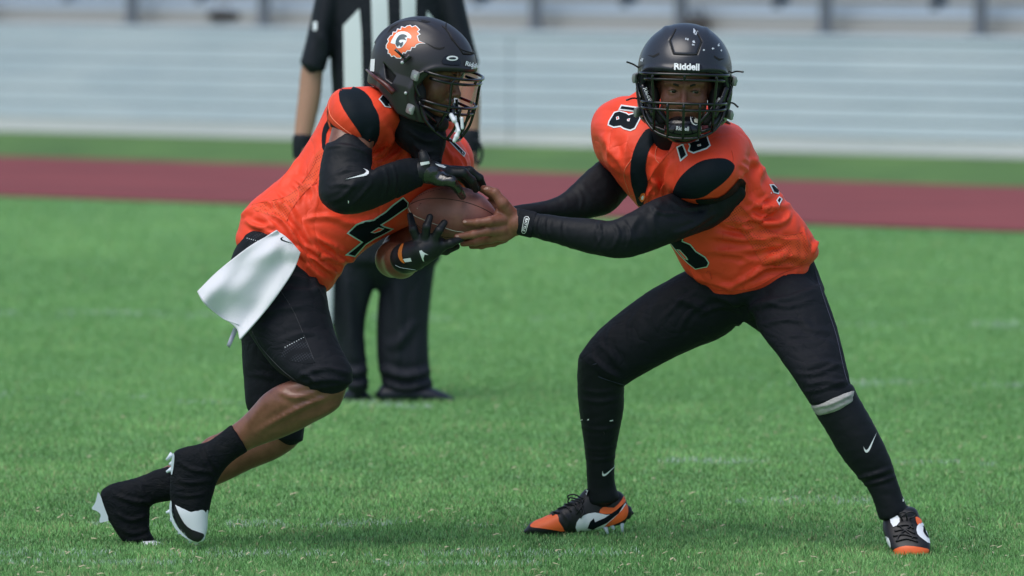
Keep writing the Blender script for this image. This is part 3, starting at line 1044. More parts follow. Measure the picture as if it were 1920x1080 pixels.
def face_sdf():
    o = np.array((0, .012, -.046))
    E = lambda c, r: s_ell(o + c, r)
    C = lambda pts, k=0.004: s_chain([(*(o + np.array(q[:3])), q[3]) for q in pts], k)
    base = union([E((0, -.008, .045), (.076, .096, .098)), E((0, .025, -.012), (.066, .069, .088)), E((0, .038, -.072), (.050, .050, .044)), E((0, .076, -.097), (.022, .018, .018)),
                  E((.040, .060, -.034), (.027, .027, .030)), E((-.040, .060, -.034), (.027, .027, .030))], 0.022)
    brow = union([C([(-.052, .070, .022, .008), (-.034, .084, .024, .010), (-.012, .090, .020, .009)]), C([(.052, .070, .022, .008), (.034, .084, .024, .010), (.012, .090, .020, .009)])], 0.006)
    base = union([base, brow], 0.012)
    for s in (-1, 1):
        base = cut(base, E((s * .033, .100, .002), (.021, .015, .011)), 0.014)
    nose = union([C([(0, .088, .008, .007), (0, .099, -.014, .008), (0, .108, -.030, .010)]), E((0, .108, -.036), (.0125, .012, .010)), E((.013, .098, -.039), (.0085, .011, .008)), E((-.013, .098, -.039), (.0085, .011, .008))], 0.007)
    lips = union([C([(-.023, .083, -.064, .004), (-.009, .094, -.060, .0065), (0, .095, -.061, .006), (.009, .094, -.060, .0065), (.023, .083, -.064, .004)]), C([(-.020, .084, -.069, .004), (0, .094, -.072, .008), (.020, .084, -.069, .004)])], 0.0025)
    base = union([base, nose, lips], 0.008)
    for s in (-1, 1):
        lid = E((s * .033, .0765, 0), (.0165, .0150, .0135))
        base = union([base, lid], 0.005)
        base = cut(base, E((s * .033, .093, -.001), (.0142, .0120, .0036)), 0.002)
        base = cut(base, E((s * .013 * .7, .103, -.0475), (.0035, .006, .003)), 0.002)
    base = cut(base, C([(-.019, .100, -.0655, .0016), (0, .106, -.0662, .0016), (.019, .100, -.0655, .0016)], 0), 0.003)
    ears = union([E((.075, -.005, -.015), (.010, .018, .032)), E((-.075, -.005, -.015), (.010, .018, .032))], 0)
    base = union([base, ears, C([(0, -.02, -.04, .055), (0, -.025, -.11, .050)], 0)], 0.012)
    return base
_fs = face_sdf()
FACE_V, FACE_F = nets(_fs, 0.0042, lo=(-.1, -.12, -.22), hi=(.1, .15, .12))

def add_face_bits(person, T, look=(0.0, 0.0), lids=True):
    for s in (-1, 1):
        c = np.array((s * .033, .0875, -.046))
        v, f = nets_sphere(c, .0125)
        e = mesh_obj('eye', T(v), f, M['eye_white'], person)
        d = np.array((look[0], 1.0, look[1])); d /= np.linalg.norm(d)
        v, f = nets_sphere(c + d * .0062, .0086)
        mesh_obj('iris', T(v), f, M['iris'], e)
        P = spline([(s * .052, .089, -.028), (s * .036, .1025, -.0225), (s * .016, .1075, -.026)], 5)
        v, f = tube_vf(P, np.linspace(.0020, .0046, len(P)), 6)
        mesh_obj('eyebrow', T(v), f, M['brow_hair'], person)
        P = spline([(s * .0475, .0955, -.045), (s * .033, .1025, -.0405), (s * .019, .0985, -.0465)], 5)
        v, f = tube_vf(P, .0012, 5)
        mesh_obj('eyelashes', T(v), f, M['brow_hair'], person)
    return

def nets_sphere(c, r, n=14):
    V, F = [], []
    for i in range(n + 1):
        th = math.pi * i / n
        for j in range(2 * n):
            ph = math.pi * j / n
            V.append((c[0] + r * math.sin(th) * math.cos(ph), c[1] + r * math.sin(th) * math.sin(ph), c[2] + r * math.cos(th)))
    m = 2 * n
    for i in range(n):
        for j in range(m):
            F.append((i * m + j, i * m + (j + 1) % m, (i + 1) * m + (j + 1) % m, (i + 1) * m + j))
    return np.array(V), F

def strap_end(person_or_helm, pts, w=0.0055, name='strap_end'):
    P = spline(pts, 5)
    v, f = tube_vf(P, np.linspace(w * .8, w, len(P)), 6)
    return mesh_obj(name, v, f, M['gloss_black'], person_or_helm)

# ------------------------------------------------------------ football
ball_c = at(849, 401, 20.16)
ball = empty('football', ball_c)
tag(ball, 'brown leather football held between the two players hands', 'football')
M['leather'] = mat('pebbled_leather', (0.10, 0.028, 0.018), 0.42, spec=0.45)
vary(M['leather'], (0.20, 0.076, 0.060), (0.31, 0.122, 0.098), 9, detail=6)
bump_chain(M['leather'], [('voronoi', 420, 0.35, 0.0012, (1, 1, 1)), ('noise', 18, 0.1, 0.004, (1, 1, 1))])
M['seam'] = mat('dark_seam', (0.02, 0.007, 0.006), 0.7)
M['lace'] = mat('pale_lace', (0.62, 0.60, 0.50), 0.6)
M['foil'] = mat('silver_foil', (0.50, 0.50, 0.40), 0.35, 0.3)
def football():
    a = 0.132
    L = 0.139
    ax = at(930, 408, 20.13) - at(764, 388, 20.19); ax /= np.linalg.norm(ax)
    tmp = np.array((0, 0, 1.0)); s1 = np.cross(ax, tmp); s1 /= np.linalg.norm(s1); s2 = np.cross(s1, ax)
    V, F = [], []
    n, m = 40, 48
    prof = []
    for i in range(n + 1):
        t = -1 + 2 * i / n
        r = 0.083 * (1 - abs(t) ** 2.2) ** 0.72 if abs(t) < 1 else 0
        prof.append((t * L, r))
    for (x, r) in prof:
        for j in range(m):
            p = 2 * math.pi * j / m
            dd = r * (1 - 0.012 * (abs(math.cos(2 * (p - 0.6))) ** 30))      # quarter seams pull in
            V.append(ball_c + ax * x + s1 * dd * math.cos(p) + s2 * dd * math.sin(p))
    for i in range(n):
        for j in range(m): F.append((i * m + j, i * m + (j + 1) % m, (i + 1) * m + (j + 1) % m, (i + 1) * m + j))
    mesh_obj('leather', V, F, M['leather'], ball)
    for q in range(4):
        p = 0.6 + q * math.pi / 2
        P = [ball_c + ax * x + (s1 * math.cos(p) + s2 * math.sin(p)) * (r * .990) for x, r in prof[2:-2]]
        v, f = tube_vf(P, 0.0012, 5)
        mesh_obj('seam', v, f, M['seam'], ball)
    return ax, s1, s2, prof
BALL_FR = football()
BALL_VF = ([tuple(v.co + Vector(ball_c)) for v in ball.children[0].data.vertices], [tuple(p.vertices) for p in ball.children[0].data.polygons])
ball_s = Surf(BALL_VF)
# ------------------------------------------------------------ right player (hands the ball over)
qb = empty('person', at(1400, 1000, 20.35) * np.array((1, 1, 0)))
tag(qb, 'right player in orange jersey 18, wide stance, stretching both arms to the ball', 'person', 'football players')

# garments as implicit shapes ---------------------------------------------
q_torso = loft([(1318, 533, 1522, 494, 20.36, .140), (1287, 512, 1536, 468, 20.36, .152), (1256, 458, 1510, 418, 20.34, .158), (1214, 408, 1468, 368, 20.32, .165),
                (1166, 352, 1428, 308, 20.30, .170), (1130, 300, 1402, 262, 20.29, .170), (1122, 240, 1385, 236, 20.32, .150), (1150, 207, 1352, 226, 20.34, .11)], n=4, ex=2.3, cap=.35)
q_pad_n = union([px_ell(1322, 326, 20.12, 74, 56, .130, 18), px_ell(1300, 290, 20.17, 80, 56, .12, -8), px_ell(1352, 286, 20.20, 52, 50, .12, 0)], .05)
q_pad_f = union([px_ell(1160, 262, 20.42, 50, 68, .12, 8), px_ell(1166, 230, 20.40, 50, 40, .12, 0)], .04)
q_jersey = union([q_torso, q_pad_n, q_pad_f], .045)
# neck hole and lower hem
q_jersey = cut(q_jersey, px_chain([(1275, 170, 20.22, 40), (1262, 235, 20.17, 30), (1235, 268, 20.10, 26)], .02), .012)
q_jersey_o = q_jersey
q_pants = union([
    loft([(1318, 480, 1516, 462, 20.37, .120), (1306, 512, 1530, 500, 20.37, .130), (1318, 545, 1546, 540, 20.38, .140)], n=3, ex=2.2, cap=.3),
    # thigh to the left
    loft([(1302, 500, 1396, 590, 20.42, .118), (1240, 532, 1360, 628, 20.44, .120), (1180, 572, 1285, 660, 20.45, .108), (1120, 622, 1215, 696, 20.45, .092), (1087, 665, 1172, 722, 20.45, .080)], n=4, ex=2.1, cap=.15),
    # thigh to the right
    loft([(1408, 580, 1543, 540, 20.28, .120), (1424, 622, 1566, 604, 20.22, .115), (1458, 666, 1581, 660, 20.14, .100), (1490, 712, 1592, 708, 20.08, .086), (1516, 754, 1600, 737, 20.06, .074)], n=4, ex=2.1, cap=.15)], .03)
q_shin_r = loft([(1084, 672, 1171, 705, 20.45, .072), (1082, 715, 1170, 735, 20.47, .070), (1085, 760, 1169, 770, 20.49, .070), (1092, 812, 1160, 815, 20.51, .062), (1098, 860, 1153, 860, 20.53, .050), (1101, 905, 1153, 905, 20.55, .044), (1102, 938, 1162, 930, 20.56, .044)], n=4)
q_shin_l = loft([(1518, 748, 1603, 730, 20.06, .070), (1530, 778, 1612, 748, 20.06, .068), (1553, 815, 1640, 798, 20.06, .068), (1577, 856, 1660, 838, 20.06, .062), (1606, 892, 1674, 872, 20.06, .050), (1630, 922, 1684, 905, 20.06, .042), (1647, 968, 1702, 956, 20.06, .042)], n=4)
q_arm_n = union([
    loft([(1358, 312, 1398, 382, 20.21, .070), (1290, 352, 1340, 425, 20.16, .072), (1235, 370, 1270, 452, 20.05, .066), (1185, 396, 1205, 476, 20.00, .060), (1150, 413, 1158, 484, 19.98, .055),
          (1105, 410, 1100, 474, 20.00, .052), (1050, 405, 1040, 456, 20.04, .044), (1003, 399, 994, 445, 20.08, .037), (972, 391, 966, 440, 20.10, .034)], n=4)], 0)
q_arm_f = loft([(1126, 300, 1182, 360, 20.46, .062), (1095, 325, 1145, 398, 20.40, .058), (1068, 352, 1092, 412, 20.36, .052), (1035, 373, 1045, 412, 20.32, .044), (990, 382, 992, 412, 20.27, .038), (952, 388, 952, 414, 20.24, .034)], n=4)
q_neck = px_chain([(1283, 196, 20.12, 42), (1270, 238, 20.16, 42), (1250, 280, 20.25, 56)], .02)

# helmet and head ----------------------------------------------------------
QR = frame(-1.5, 9.5, 1.6)
QO = at(1284, 131, 20.07)
q_helm, qW, qT = make_helmet(qb, QO, QR, M['shell_gloss'])
q_hs = Surf((qW, SHELL_F))

# left hand (near): bare, holding the end of the ball
Yh = 20.10
q_hand = union([
    px_chain([(985, 417, 20.10, 23), (968, 417, 20.10, 23)], .01),
    loft([(962, 392, 968, 442, 20.105, .026), (948, 384, 952, 452, 20.10, .024), (932, 388, 936, 452, 20.09, .020), (922, 410, 926, 450, 20.09, .016)], n=3, ex=2.3, cap=.5),
    px_chain([(955, 400, 20.09, 15), (942, 381, 20.07, 11.5), (928, 361, 20.07, 8.5), (915, 356, 20.08, 7.2), (907, 353, 20.09, 6)], .006),      # thumb
    px_chain([(940, 412, 20.08, 13), (918, 415, 20.05, 9), (895, 417, 20.045, 7), (872, 417, 20.055, 5.6)], .006),                               # index
    px_chain([(940, 430, 20.085, 13), (915, 433, 20.06, 9), (888, 439, 20.055, 7.4), (857, 444, 20.07, 5.8)], .006),                            # middle
    px_chain([(942, 440, 20.10, 12), (918, 448, 20.10, 8.5), (892, 454, 20.11, 7), (868, 457, 20.13, 5.6)], .006),                              # ring
    px_chain([(945, 446, 20.12, 10), (925, 455, 20.14, 7.5), (903, 461, 20.16, 6), (884, 462, 20.18, 5.0)], .006)], .008)                      # little
q_hand_f = union([                                                                     # right hand behind the ball
    loft([(955, 386, 955, 414, 20.25, .028), (938, 372, 938, 418, 20.25, .020), (920, 370, 922, 416, 20.26, .018)], n=3, cap=.5),
    px_chain([(935, 376, 20.25, 9), (915, 360, 20.24, 7.5), (898, 352, 20.225, 6)], .006),
    px_chain([(925, 385, 20.26, 9), (900, 382, 20.262, 7.5), (872, 378, 20.255, 6)], .006),
    px_chain([(925, 396, 20.26, 9), (900, 398, 20.266, 7.5), (868, 398, 20.26, 6)], .006),
    px_chain([(925, 408, 20.26, 9), (900, 414, 20.262, 7.5), (872, 416, 20.25, 6)], .006),
    px_chain([(928, 414, 20.25, 8), (908, 426, 20.25, 6.5), (886, 432, 20.24, 5.5)], .006)], .008)

core = union([grow(q_torso, -.020), grow(q_pants, -.010), grow(q_shin_r, -.008), grow(q_shin_l, -.008), grow(q_arm_n, -.008), grow(q_arm_f, -.008),
              px_chain([(1130, 930, 20.57, 18), (1095, 972, 20.59, 12), (1050, 985, 20.59, 9)], .0),
              px_chain([(1675, 955, 20.08, 15), (1692, 985, 20.07, 12), (1704, 1018, 20.02, 8)], .0), grow(q_neck, -.006)], .01)
parts = [nets(core, .0095, blk=6)]
v, f = nets(q_hand, .0024); parts.append((v, f))
v, f = nets(q_hand_f, .0030); parts.append((v, f))
parts.append((qT(FACE_V), FACE_F))
bv, bf = [], []
k = 0
for v, f in parts:
    bv.append(v); bf.append(np.asarray(f) + k); k += len(v)
mesh_obj('body', np.concatenate(bv), np.concatenate(bf), M['skin_qb'], qb)
add_face_bits(qb, qT, look=(-.42, -.04))
for (px_, py_, Y_, ang, w_, h_) in ((906, 353, 20.085, 20, 6, 4),):
    pass

# clothing meshes ----------------------------------------------------------
def crop(s, ox, oy, pts): return [(ox + a / s, oy + b / s) for a, b in pts]
C4 = lambda pts: crop(3.858, 1180, 280, pts)       # traced from an enlarged view
V, F = nets(q_jersey, .0050, blk=8)
V = folds(V, F, [(C4(p), w, h) for p, w, h in (
    ([(600, 490), (700, 520), (900, 510), (1050, 440)], 4.5, .006), ([(620, 520), (760, 570), (960, 560)], 4, .005), ([(1010, 340), (900, 420), (830, 440)], 4, .005), ([(1060, 400), (1000, 480), (900, 520)], 4, .006),
    ([(1170, 440), (1120, 520), (950, 550)], 4.5, .006), ([(1180, 710), (1080, 760), (960, 830)], 4.5, .007), ([(1370, 640), (1345, 700), (1330, 760)], 4, .006), ([(700, 1010), (860, 930), (1000, 860), (1200, 840)], 5, .007),
    ([(800, 100), (840, 150), (800, 200)], 4, .004), ([(250, 240), (240, 290), (245, 335)], 3.5, .006), ([(185, 200), (190, 300), (165, 340)], 4, .005), ([(120, 380), (150, 300), (210, 230)], 4, .005),
    ([(560, 620), (700, 640), (860, 650)], 5, .004), ([(620, 740), (760, 760), (900, 800)], 5, .004), ([(440, 860), (520, 960), (620, 1005)], 4, .004), ([(1260, 560), (1270, 640), (1300, 740)], 3.5, .005),
    ([(880, 60), (930, 120), (940, 200)], 5, .005), ([(820, 60), (860, 100), (830, 180)], 5, .004), ([(930, 470), (1020, 420), (1060, 380)], 3.5, .004), ([(1000, 620), (1130, 650), (1250, 640)], 4, .004))])
V = folds(V, F, [
    ([(1400, 372), (1440, 392), (1490, 380)], 7, .006), ([(1396, 392), (1432, 418), (1470, 420)], 6, .005), ([(1370, 400), (1410, 440), (1450, 455)], 7, .005),
    ([(1330, 432), (1400, 450), (1470, 440)], 7, .006), ([(1310, 470), (1380, 470), (1450, 462), (1510, 452)], 7, .005),
    ([(1400, 520), (1440, 490), (1500, 470)], 8, .008), ([(1380, 500), (1450, 480), (1515, 486)], 6, .005),
    ([(1440, 300), (1420, 340), (1432, 365)], 8, .006), ([(1470, 360), (1455, 385), (1425, 395)], 6, .005),
    ([(1402, 250), (1420, 280), (1416, 315)], 8, .006), ([(1130, 250), (1150, 290), (1180, 330)], 8, .006), ([(1180, 250), (1172, 300), (1188, 350)], 7, .006),
    ([(1150, 270), (1140, 300), (1165, 330)], 6, .004), ([(1300, 520), (1340, 530), (1380, 545)], 6, .005),
    ([(1240, 300), (1225, 330), (1238, 360)], 7, .007), ([(1262, 300), (1250, 330), (1258, 362)], 6, .006), ([(1385, 330), (1400, 350), (1398, 380)], 6, .006)])
V = crumple(V, F, .0009, 6.0, (1, 1, 1), 3, 2)
q_jer = mesh_obj('jersey', V, F, M['orange'], qb)
js = Surf((V, F))
V2, F2 = nets(q_pants, .0065, blk=7)
V2 = folds(V2, F2, [([(1310, 545), (1280, 560), (1240, 600)], 4, .004), ([(1330, 560), (1290, 590), (1270, 630)], 4, .004), ([(1390, 585), (1350, 575), (1310, 590)], 4, .004), ([(1420, 590), (1440, 570), (1480, 575), (1530, 560)], 4, .004),
                    ([(1425, 610), (1470, 600), (1520, 605)], 4, .004), ([(1200, 580), (1180, 610), (1185, 650)], 4, .003), ([(1150, 610), (1140, 640), (1155, 680)], 4, .003), ([(1110, 650), (1115, 672), (1140, 700)], 3, .003), ([(1460, 640), (1500, 628), (1560, 640)], 4, .003), ([(1490, 700), (1530, 700), (1580, 680)], 3.5, .004), ([(1505, 735), (1545, 728), (1592, 712)], 3.5, .004),
                    ([(1120, 640), (1150, 670), (1172, 700)], 6, .004), ([(1098, 662), (1130, 690), (1165, 712)], 5, .005), ([(1500, 690), (1545, 680), (1585, 690)], 6, .004),
                    ([(1512, 722), (1550, 715), (1590, 722)], 5, .005), ([(1478, 650), (1530, 640), (1570, 650)], 6, .003), ([(1330, 590), (1300, 570), (1260, 560)], 7, .005),
                    ([(1400, 600), (1420, 570), (1480, 560)], 7, .005), ([(1395, 590), (1370, 565), (1330, 550)], 6, .005), ([(1240, 560), (1220, 590), (1230, 620)], 7, .003),
                    ([(1500, 590), (1520, 620), (1560, 620)], 7, .003)])
V2 = crumple(V2, F2, .0016, 9, (1, 1, 1), 8)
q_pt = mesh_obj('trousers', V2, F2, M['black_cloth'], qb)
ps = Surf((V2, F2))
for nm, g, sd in (('undershirt_sleeve', q_arm_n, 1), ('undershirt_sleeve', q_arm_f, 2)):
    v, f = nets(g, .005, blk=6)
    v = folds(v, f, [([(1200, 400), (1185, 430), (1190, 470)], 6, .003), ([(1130, 412), (1120, 440), (1130, 476)], 5, .003), ([(1016, 404), (1010, 424), (1012, 446)], 2.6, .003), ([(1240, 376), (1225, 410), (1235, 450)], 6, .003), ([(1310, 350), (1330, 390), (1300, 420)], 8, .004)])
    v = folds(v, f, [([(1150, 418), (1160, 440), (1148, 470)], 3.5, .003), ([(1168, 412), (1182, 436), (1176, 468)], 3, .0025), ([(1120, 414), (1128, 440), (1116, 466)], 3, .002), ([(1030, 404), (1026, 425), (1030, 450)], 2.5, .002), ([(1060, 406), (1056, 430), (1062, 456)], 3, .0015),
                     ([(1220, 385), (1240, 400), (1280, 400)], 3.5, .003), ([(1250, 372), (1280, 390), (1330, 385)], 3.5, .003), ([(1260, 440), (1300, 425), (1350, 395)], 4, .003), ([(1078, 350), (1092, 372), (1086, 398)], 3.5, .0012)])
    v = crumple(v, f, .0018, 12, (1, 1, 1), sd)
    ob = mesh_obj(nm, v, f, M['black_tight'], qb)
    if sd == 1: sl_n = Surf((v, f)); q_sleeve = ob
for nm, g, sd in (('leg_sleeve', q_shin_r, 3), ('leg_sleeve', q_shin_l, 4)):
    v, f = nets(g, .0052, blk=6)
    fl = [([(1086, y), (1125, y + 6), (1166, y - 2)], 3.5, .0014) for y in (730, 748, 800, 838, 846, 856)] + [([(1604, 898), (1640, 890), (1674, 878)], 4, .004), ([(1618, 910), (1650, 903), (1682, 892)], 3, .003)]
    v = folds(v, f, fl)
    v = crumple(v, f, .0010, 16, (1, 1, 1.6), sd)
    ob = mesh_obj(nm, v, f, M['black_tight'], qb)
    if sd == 3: shr, leg_r = Surf((v, f)), ob
    else: shl, leg_l = Surf((v, f)), ob
v, f = nets(grow(q_neck, .0), .006)
mesh_obj('neck_warmer', v, f, M['black_tight'], qb)
# pale knee band
kb = loft([(1521, 763, 1603, 731, 20.06, .080), (1525, 770, 1605, 738, 20.06, .079), (1530, 777, 1606, 744, 20.06, .077)], n=2, cap=.08)
v, f = nets(kb, .004)
M['knee_band'] = mat('grey_band', (0.46, 0.45, 0.43), 0.8); vary(M['knee_band'], (.24, .24, .23), (.42, .42, .41), 30, stretch=(1, 1, 3))
v = folds(v, f, [([(1525, 765), (1560, 757), (1600, 738)], 2.5, .003)])
mesh_obj('knee_band', v, f, M['knee_band'], qb)

# jersey panels, stripes and numbers ------------------------------------------------
def crop(s, ox, oy, pts): return [(ox + a / s, oy + b / s) for a, b in pts]
C4 = lambda pts: crop(3.858, 1180, 280, pts)       # traced from an enlarged view
C5 = lambda pts: crop(4.695, 1100, 170, pts)
dk = dict(parent=q_jer, surf=js)
decal('sleeve_panel', [C4([(312, 345), (330, 270), (380, 190), (460, 120), (540, 80), (640, 65), (710, 75), (760, 118), (735, 180), (680, 240), (600, 300), (540, 340), (470, 356), (380, 352)])], material=M['panel_black'], off=.0014, curve=3, **dk)
decal('sleeve_hem', [C4([(480, 360), (640, 348), (720, 292), (775, 232), (800, 208), (838, 240), (828, 330), (790, 400), (700, 445), (600, 440), (520, 400)])], material=M['panel_black'], off=.0030, step=3, curve=2, **dk)
decal('collar_panel', [C5([(548, 335), (500, 370), (440, 470), (395, 600), (382, 720), (398, 830), (430, 930), (455, 1010), (500, 1000), (520, 900), (540, 800), (520, 700), (530, 600), (560, 500), (620, 420), (640, 340)])], material=M['panel_black'], off=.0016, curve=2, **dk)
decal('side_mesh_panel', [C4([(600, 490), (700, 460), (800, 410), (880, 490), (1000, 580), (1120, 620), (1240, 606), (1318, 690), (1290, 810), (1200, 845), (970, 830), (900, 720), (800, 590), (700, 540)])], material=M['orange_mesh'], off=.0008, curve=2, **dk)
def seam(pts, surf, parent, r=0.0011, m='orange_seam', off=0.0006, name='seam'):
    P = spline(pts, 6)
    W = [surf.hit(a, b, 20.2, off)[0] for a, b in P]
    v, f = tube_vf(W, r, 5)
    return mesh_obj(name, v, f, M[m], parent)
M['leg_seam'] = mat('blue_grey_seam', (0.03, 0.035, 0.07), 0.6)
M['orange_seam'] = mat('orange_seam', (0.62, 0.05, 0.012), 0.6)
M['pale_seam'] = mat('pale_orange_seam', (0.85, 0.22, 0.12), 0.6)
for s_ in ([(800, 410), (880, 490), (1000, 580), (1120, 620), (1250, 600)], [(800, 590), (870, 670), (920, 760), (970, 830)], [(1255, 590), (1262, 680), (1300, 760)], [(740, 10), (750, 60), (745, 100)],
           [(420, 830), (480, 940), (560, 1000), (700, 1020), (900, 1000), (1100, 900), (1330, 810)]):
    seam(C4(s_), js, q_jer)
seam(C4([(790, 205), (835, 240), (835, 320), (790, 400)]), js, q_jer, m='pale_seam')
seam(C5([(628, 460), (605, 540), (608, 600), (640, 640)]), js, q_jer, m='pale_seam')
seam(C5([(545, 800), (600, 700), (700, 580), (820, 460)]), js, q_jer, m='orange_seam')
seam(C5([(395, 600), (330, 740), (420, 1020)]), js, q_jer, m='pale_seam')
def num(polys, holes=(), trim='white_trim', w=2.6, par=q_jer, surf=js, curve=0):
    for P in polys:
        P = np.array(P)
        decal('number_trim', [offset_poly(P, w)], surf, M[trim], par, off=.0016, step=3, curve=curve)
        decal('number', [P] , surf, M['number_black'], par, off=.0026, step=3, curve=curve)
    for P in holes:
        decal('number_hole', [np.array(P)], surf, M[trim], par, off=.0034, step=3)
        decal('number_hole', [offset_poly(np.array(P), -1.4)], surf, M['orange'], par, off=.0042, step=3)
# far shoulder 1 8
num([C5([(312, 138), (470, 160), (468, 180), (300, 160)]), C5([(205, 275), (250, 200), (290, 188), (345, 205), (370, 222), (430, 205), (468, 222), (462, 250), (420, 330), (385, 345), (330, 330), (300, 310), (240, 318), (200, 300)])],
    [C5([(262, 240), (285, 232), (290, 258), (265, 265)]), C5([(358, 258), (385, 250), (378, 278), (358, 275)])])
# near shoulder 1 8
C6 = lambda pts: crop(2.909, 900, 200, pts)
num([C6([(1080, 225), (1104, 213), (1125, 265), (1098, 288)]), C6([(1132, 180), (1160, 165), (1232, 160), (1250, 212), (1235, 226), (1165, 250), (1143, 240), (1150, 215)])],
    [C6([(1172, 180), (1190, 176), (1194, 190), (1176, 193)]), C6([(1184, 212), (1204, 206), (1206, 218), (1188, 222)])])
# chest 8 (lower half shows under the arm)
num([C4([(250, 600), (365, 600), (385, 640), (380, 665), (440, 690), (480, 740), (545, 780), (572, 820), (560, 845), (480, 860), (430, 820), (380, 770), (330, 710), (290, 660)])],
    [C4([(345, 718), (372, 722), (420, 775), (432, 798), (405, 790), (375, 755)])], trim='mint_trim', w=1.9)
# numeral edge on the back
num([C4([(1022, 262), (1040, 262), (1078, 300), (1074, 318), (1045, 308)]), C4([(1072, 372), (1084, 352), (1096, 362), (1082, 392)])], w=2.0)
# little crest below the collar
cr = C5([(470, 930), (485, 900), (505, 895), (520, 905), (524, 935), (512, 965), (490, 978), (474, 962)])
c_ = decal('crest', [cr], js, M['logo_orange'], q_jer, off=.0030, step=3)
decal('crest', [C5([(482, 930), (500, 915), (512, 930), (506, 955), (488, 955)])], js, M['white'], q_jer, off=.0036, step=3)
# sock and sleeve marks
decal('tick', [swoosh(1620, 846, 1646, 813)], shl, M['white'], leg_l, off=.0012, step=3)
decal('tick', [swoosh(1128, 889, 1158, 873, 1)], shr, M['white'], leg_r, off=.0012, step=3)
for (a, b, ww, hh, s_, o_) in ((1089, 787, 4, 1.6, shr, leg_r), (1102, 786, 2.5, 2.5, shr, leg_r), (1143, 788, 6, 2, shr, leg_r), (1692, 935, 2, 6, shl, leg_l)):
    decal('grass_fleck', [[(a, b), (a + ww, b - 1), (a + ww, b + hh - 1), (a, b + hh)]], s_, M['white'], o_, off=.0012, step=3)
# wrist label
C3 = lambda pts: crop(4.696, 730, 280, pts)
M['cuff'] = M['black_cloth']
cuffv, cufff = nets(loft([(1004, 397, 994, 446, 20.08, .0395), (976, 391, 969, 440, 20.10, .0365)], n=2, cap=.15), .004)
cuff_o = mesh_obj('cuff', cuffv, cufff, M['black_cloth'], qb)
cs = Surf((cuffv, cufff))
lab = C3([(1188, 600), (1205, 590), (1225, 594), (1236, 612), (1206, 725), (1195, 740), (1175, 740), (1164, 722)])
decal('label', [lab], cs, M['white'], cuff_o, off=.0012, step=2)
decal('label', [offset_poly(np.array(lab), -1.1)], cs, M['number_black'], cuff_o, off=.0018, step=2)
lettering('BATTLE', *C3([(1200, 665)])[0], 24, 5.0, -106.5, cs, M['white'], cuff_o, off=.0026, bold=.03)

# helmet trimmings ------------------------------------------------------------------
C7 = lambda pts: crop(4.32, 1170, 30, pts)
decal('nameplate', [C7([(385, 430), (392, 400), (405, 382), (600, 382), (625, 400), (640, 440)])], q_hs, M['gloss_black'], q_helm, off=.002, step=3)
lettering('Riddell', *C7([(508, 412)])[0], 46, 11.5, -1.5, q_hs, M['white'], q_helm, off=.004, bold=.035)
for P in ([(188, 315), (235, 322), (285, 298), (285, 312), (240, 338)], [(728, 318), (770, 345), (818, 346), (770, 362), (730, 335)]):
    decal('vent', [C7(P)], q_hs, M['groove'], q_helm, off=.0008, step=3)
rq = random.Random(21)
def scuff(cx, cy, w, h, n):
    for _ in range(n):                                       # many little chips round one knock
        x, y = cx + rq.gauss(0, w * .38), cy + rq.gauss(0, h * .38); r = rq.uniform(3.5, 10)
        P = [(x + r * rq.uniform(.3, 1.25) * math.cos(a_), y + r * rq.uniform(.4, 1.5) * math.sin(a_)) for a_ in np.linspace(0, 2 * math.pi, 9, endpoint=False)]
        decal('scuff', [C7(P)], q_hs, M['scuff'], q_helm, off=.0010, step=3)
M['scuff'] = mat('chipped_paint', (0.50, 0.56, 0.62), 0.6)
for q in ((572, 132, 26, 34, 9), (562, 228, 14, 40, 8), (512, 188, 20, 8, 3), (766, 236, 14, 24, 4), (782, 278, 14, 10, 2), (145, 345, 14, 24, 3), (712, 270, 24, 10, 2), (645, 280, 8, 18, 2)): scuff(*q)
for pts in ([(1202, 130, 20.05), (1188, 121, 20.04), (1175, 116, 20.03)], [(1366, 139, 20.05), (1380, 134, 20.04), (1394, 135, 20.03)],
            [(1212, 192, 20.05), (1190, 184, 20.04), (1174, 188, 20.03)], [(1354, 196, 20.05), (1373, 193, 20.04), (1384, 201, 20.03)]):
    strap_end(q_helm, [at(*p) for p in pts], .0030)
# chin cup with straps
cup = union([s_ell((0, .110, -.160), (.056, .038, .040)), s_ell((0, .105, -.138), (.046, .028, .018))], .012)
cv, cf = nets(cup, .0035)
cup_o = mesh_obj('chin_cup', qT(cv), cf, M['gloss_black'], q_helm)
cup_s = Surf((qT(cv), cf))
for s in (-1, 1):
    for z0, z1 in ((-.148, -.045), (-.165, -.135)):
        P = spline([(s * .036, .118, z0), (s * .075, .108, (z0 + z1) / 2 - .005), (s * .118, .066, z1)], 6)
        v, f = tube_vf(P, .0062, 6)
        mesh_obj('chin_strap', qT(v), f, M['gloss_black'], q_helm)
bd = np.array(C7([(540, 800), (560, 785), (600, 790), (625, 830), (612, 870), (580, 888), (548, 870), (535, 835)]))
decal('badge', [bd], cup_s, M['white'], cup_o, off=.002, step=3, curve=2)
decal('badge', [offset_poly(bd, -1.6)], cup_s, M['number_black'], cup_o, off=.003, step=3, curve=2)
decal('badge', [C7([(570, 800), (595, 800), (598, 822), (585, 830), (600, 850), (590, 872), (566, 866), (562, 846), (574, 838), (564, 820)])], cup_s, M['lace'], cup_o, off=.004, step=2)
lettering('Riddell', *C7([(474, 912)])[0], 23, 7.5, -4, cup_s, M['white'], cup_o, off=.0025, bold=.02)
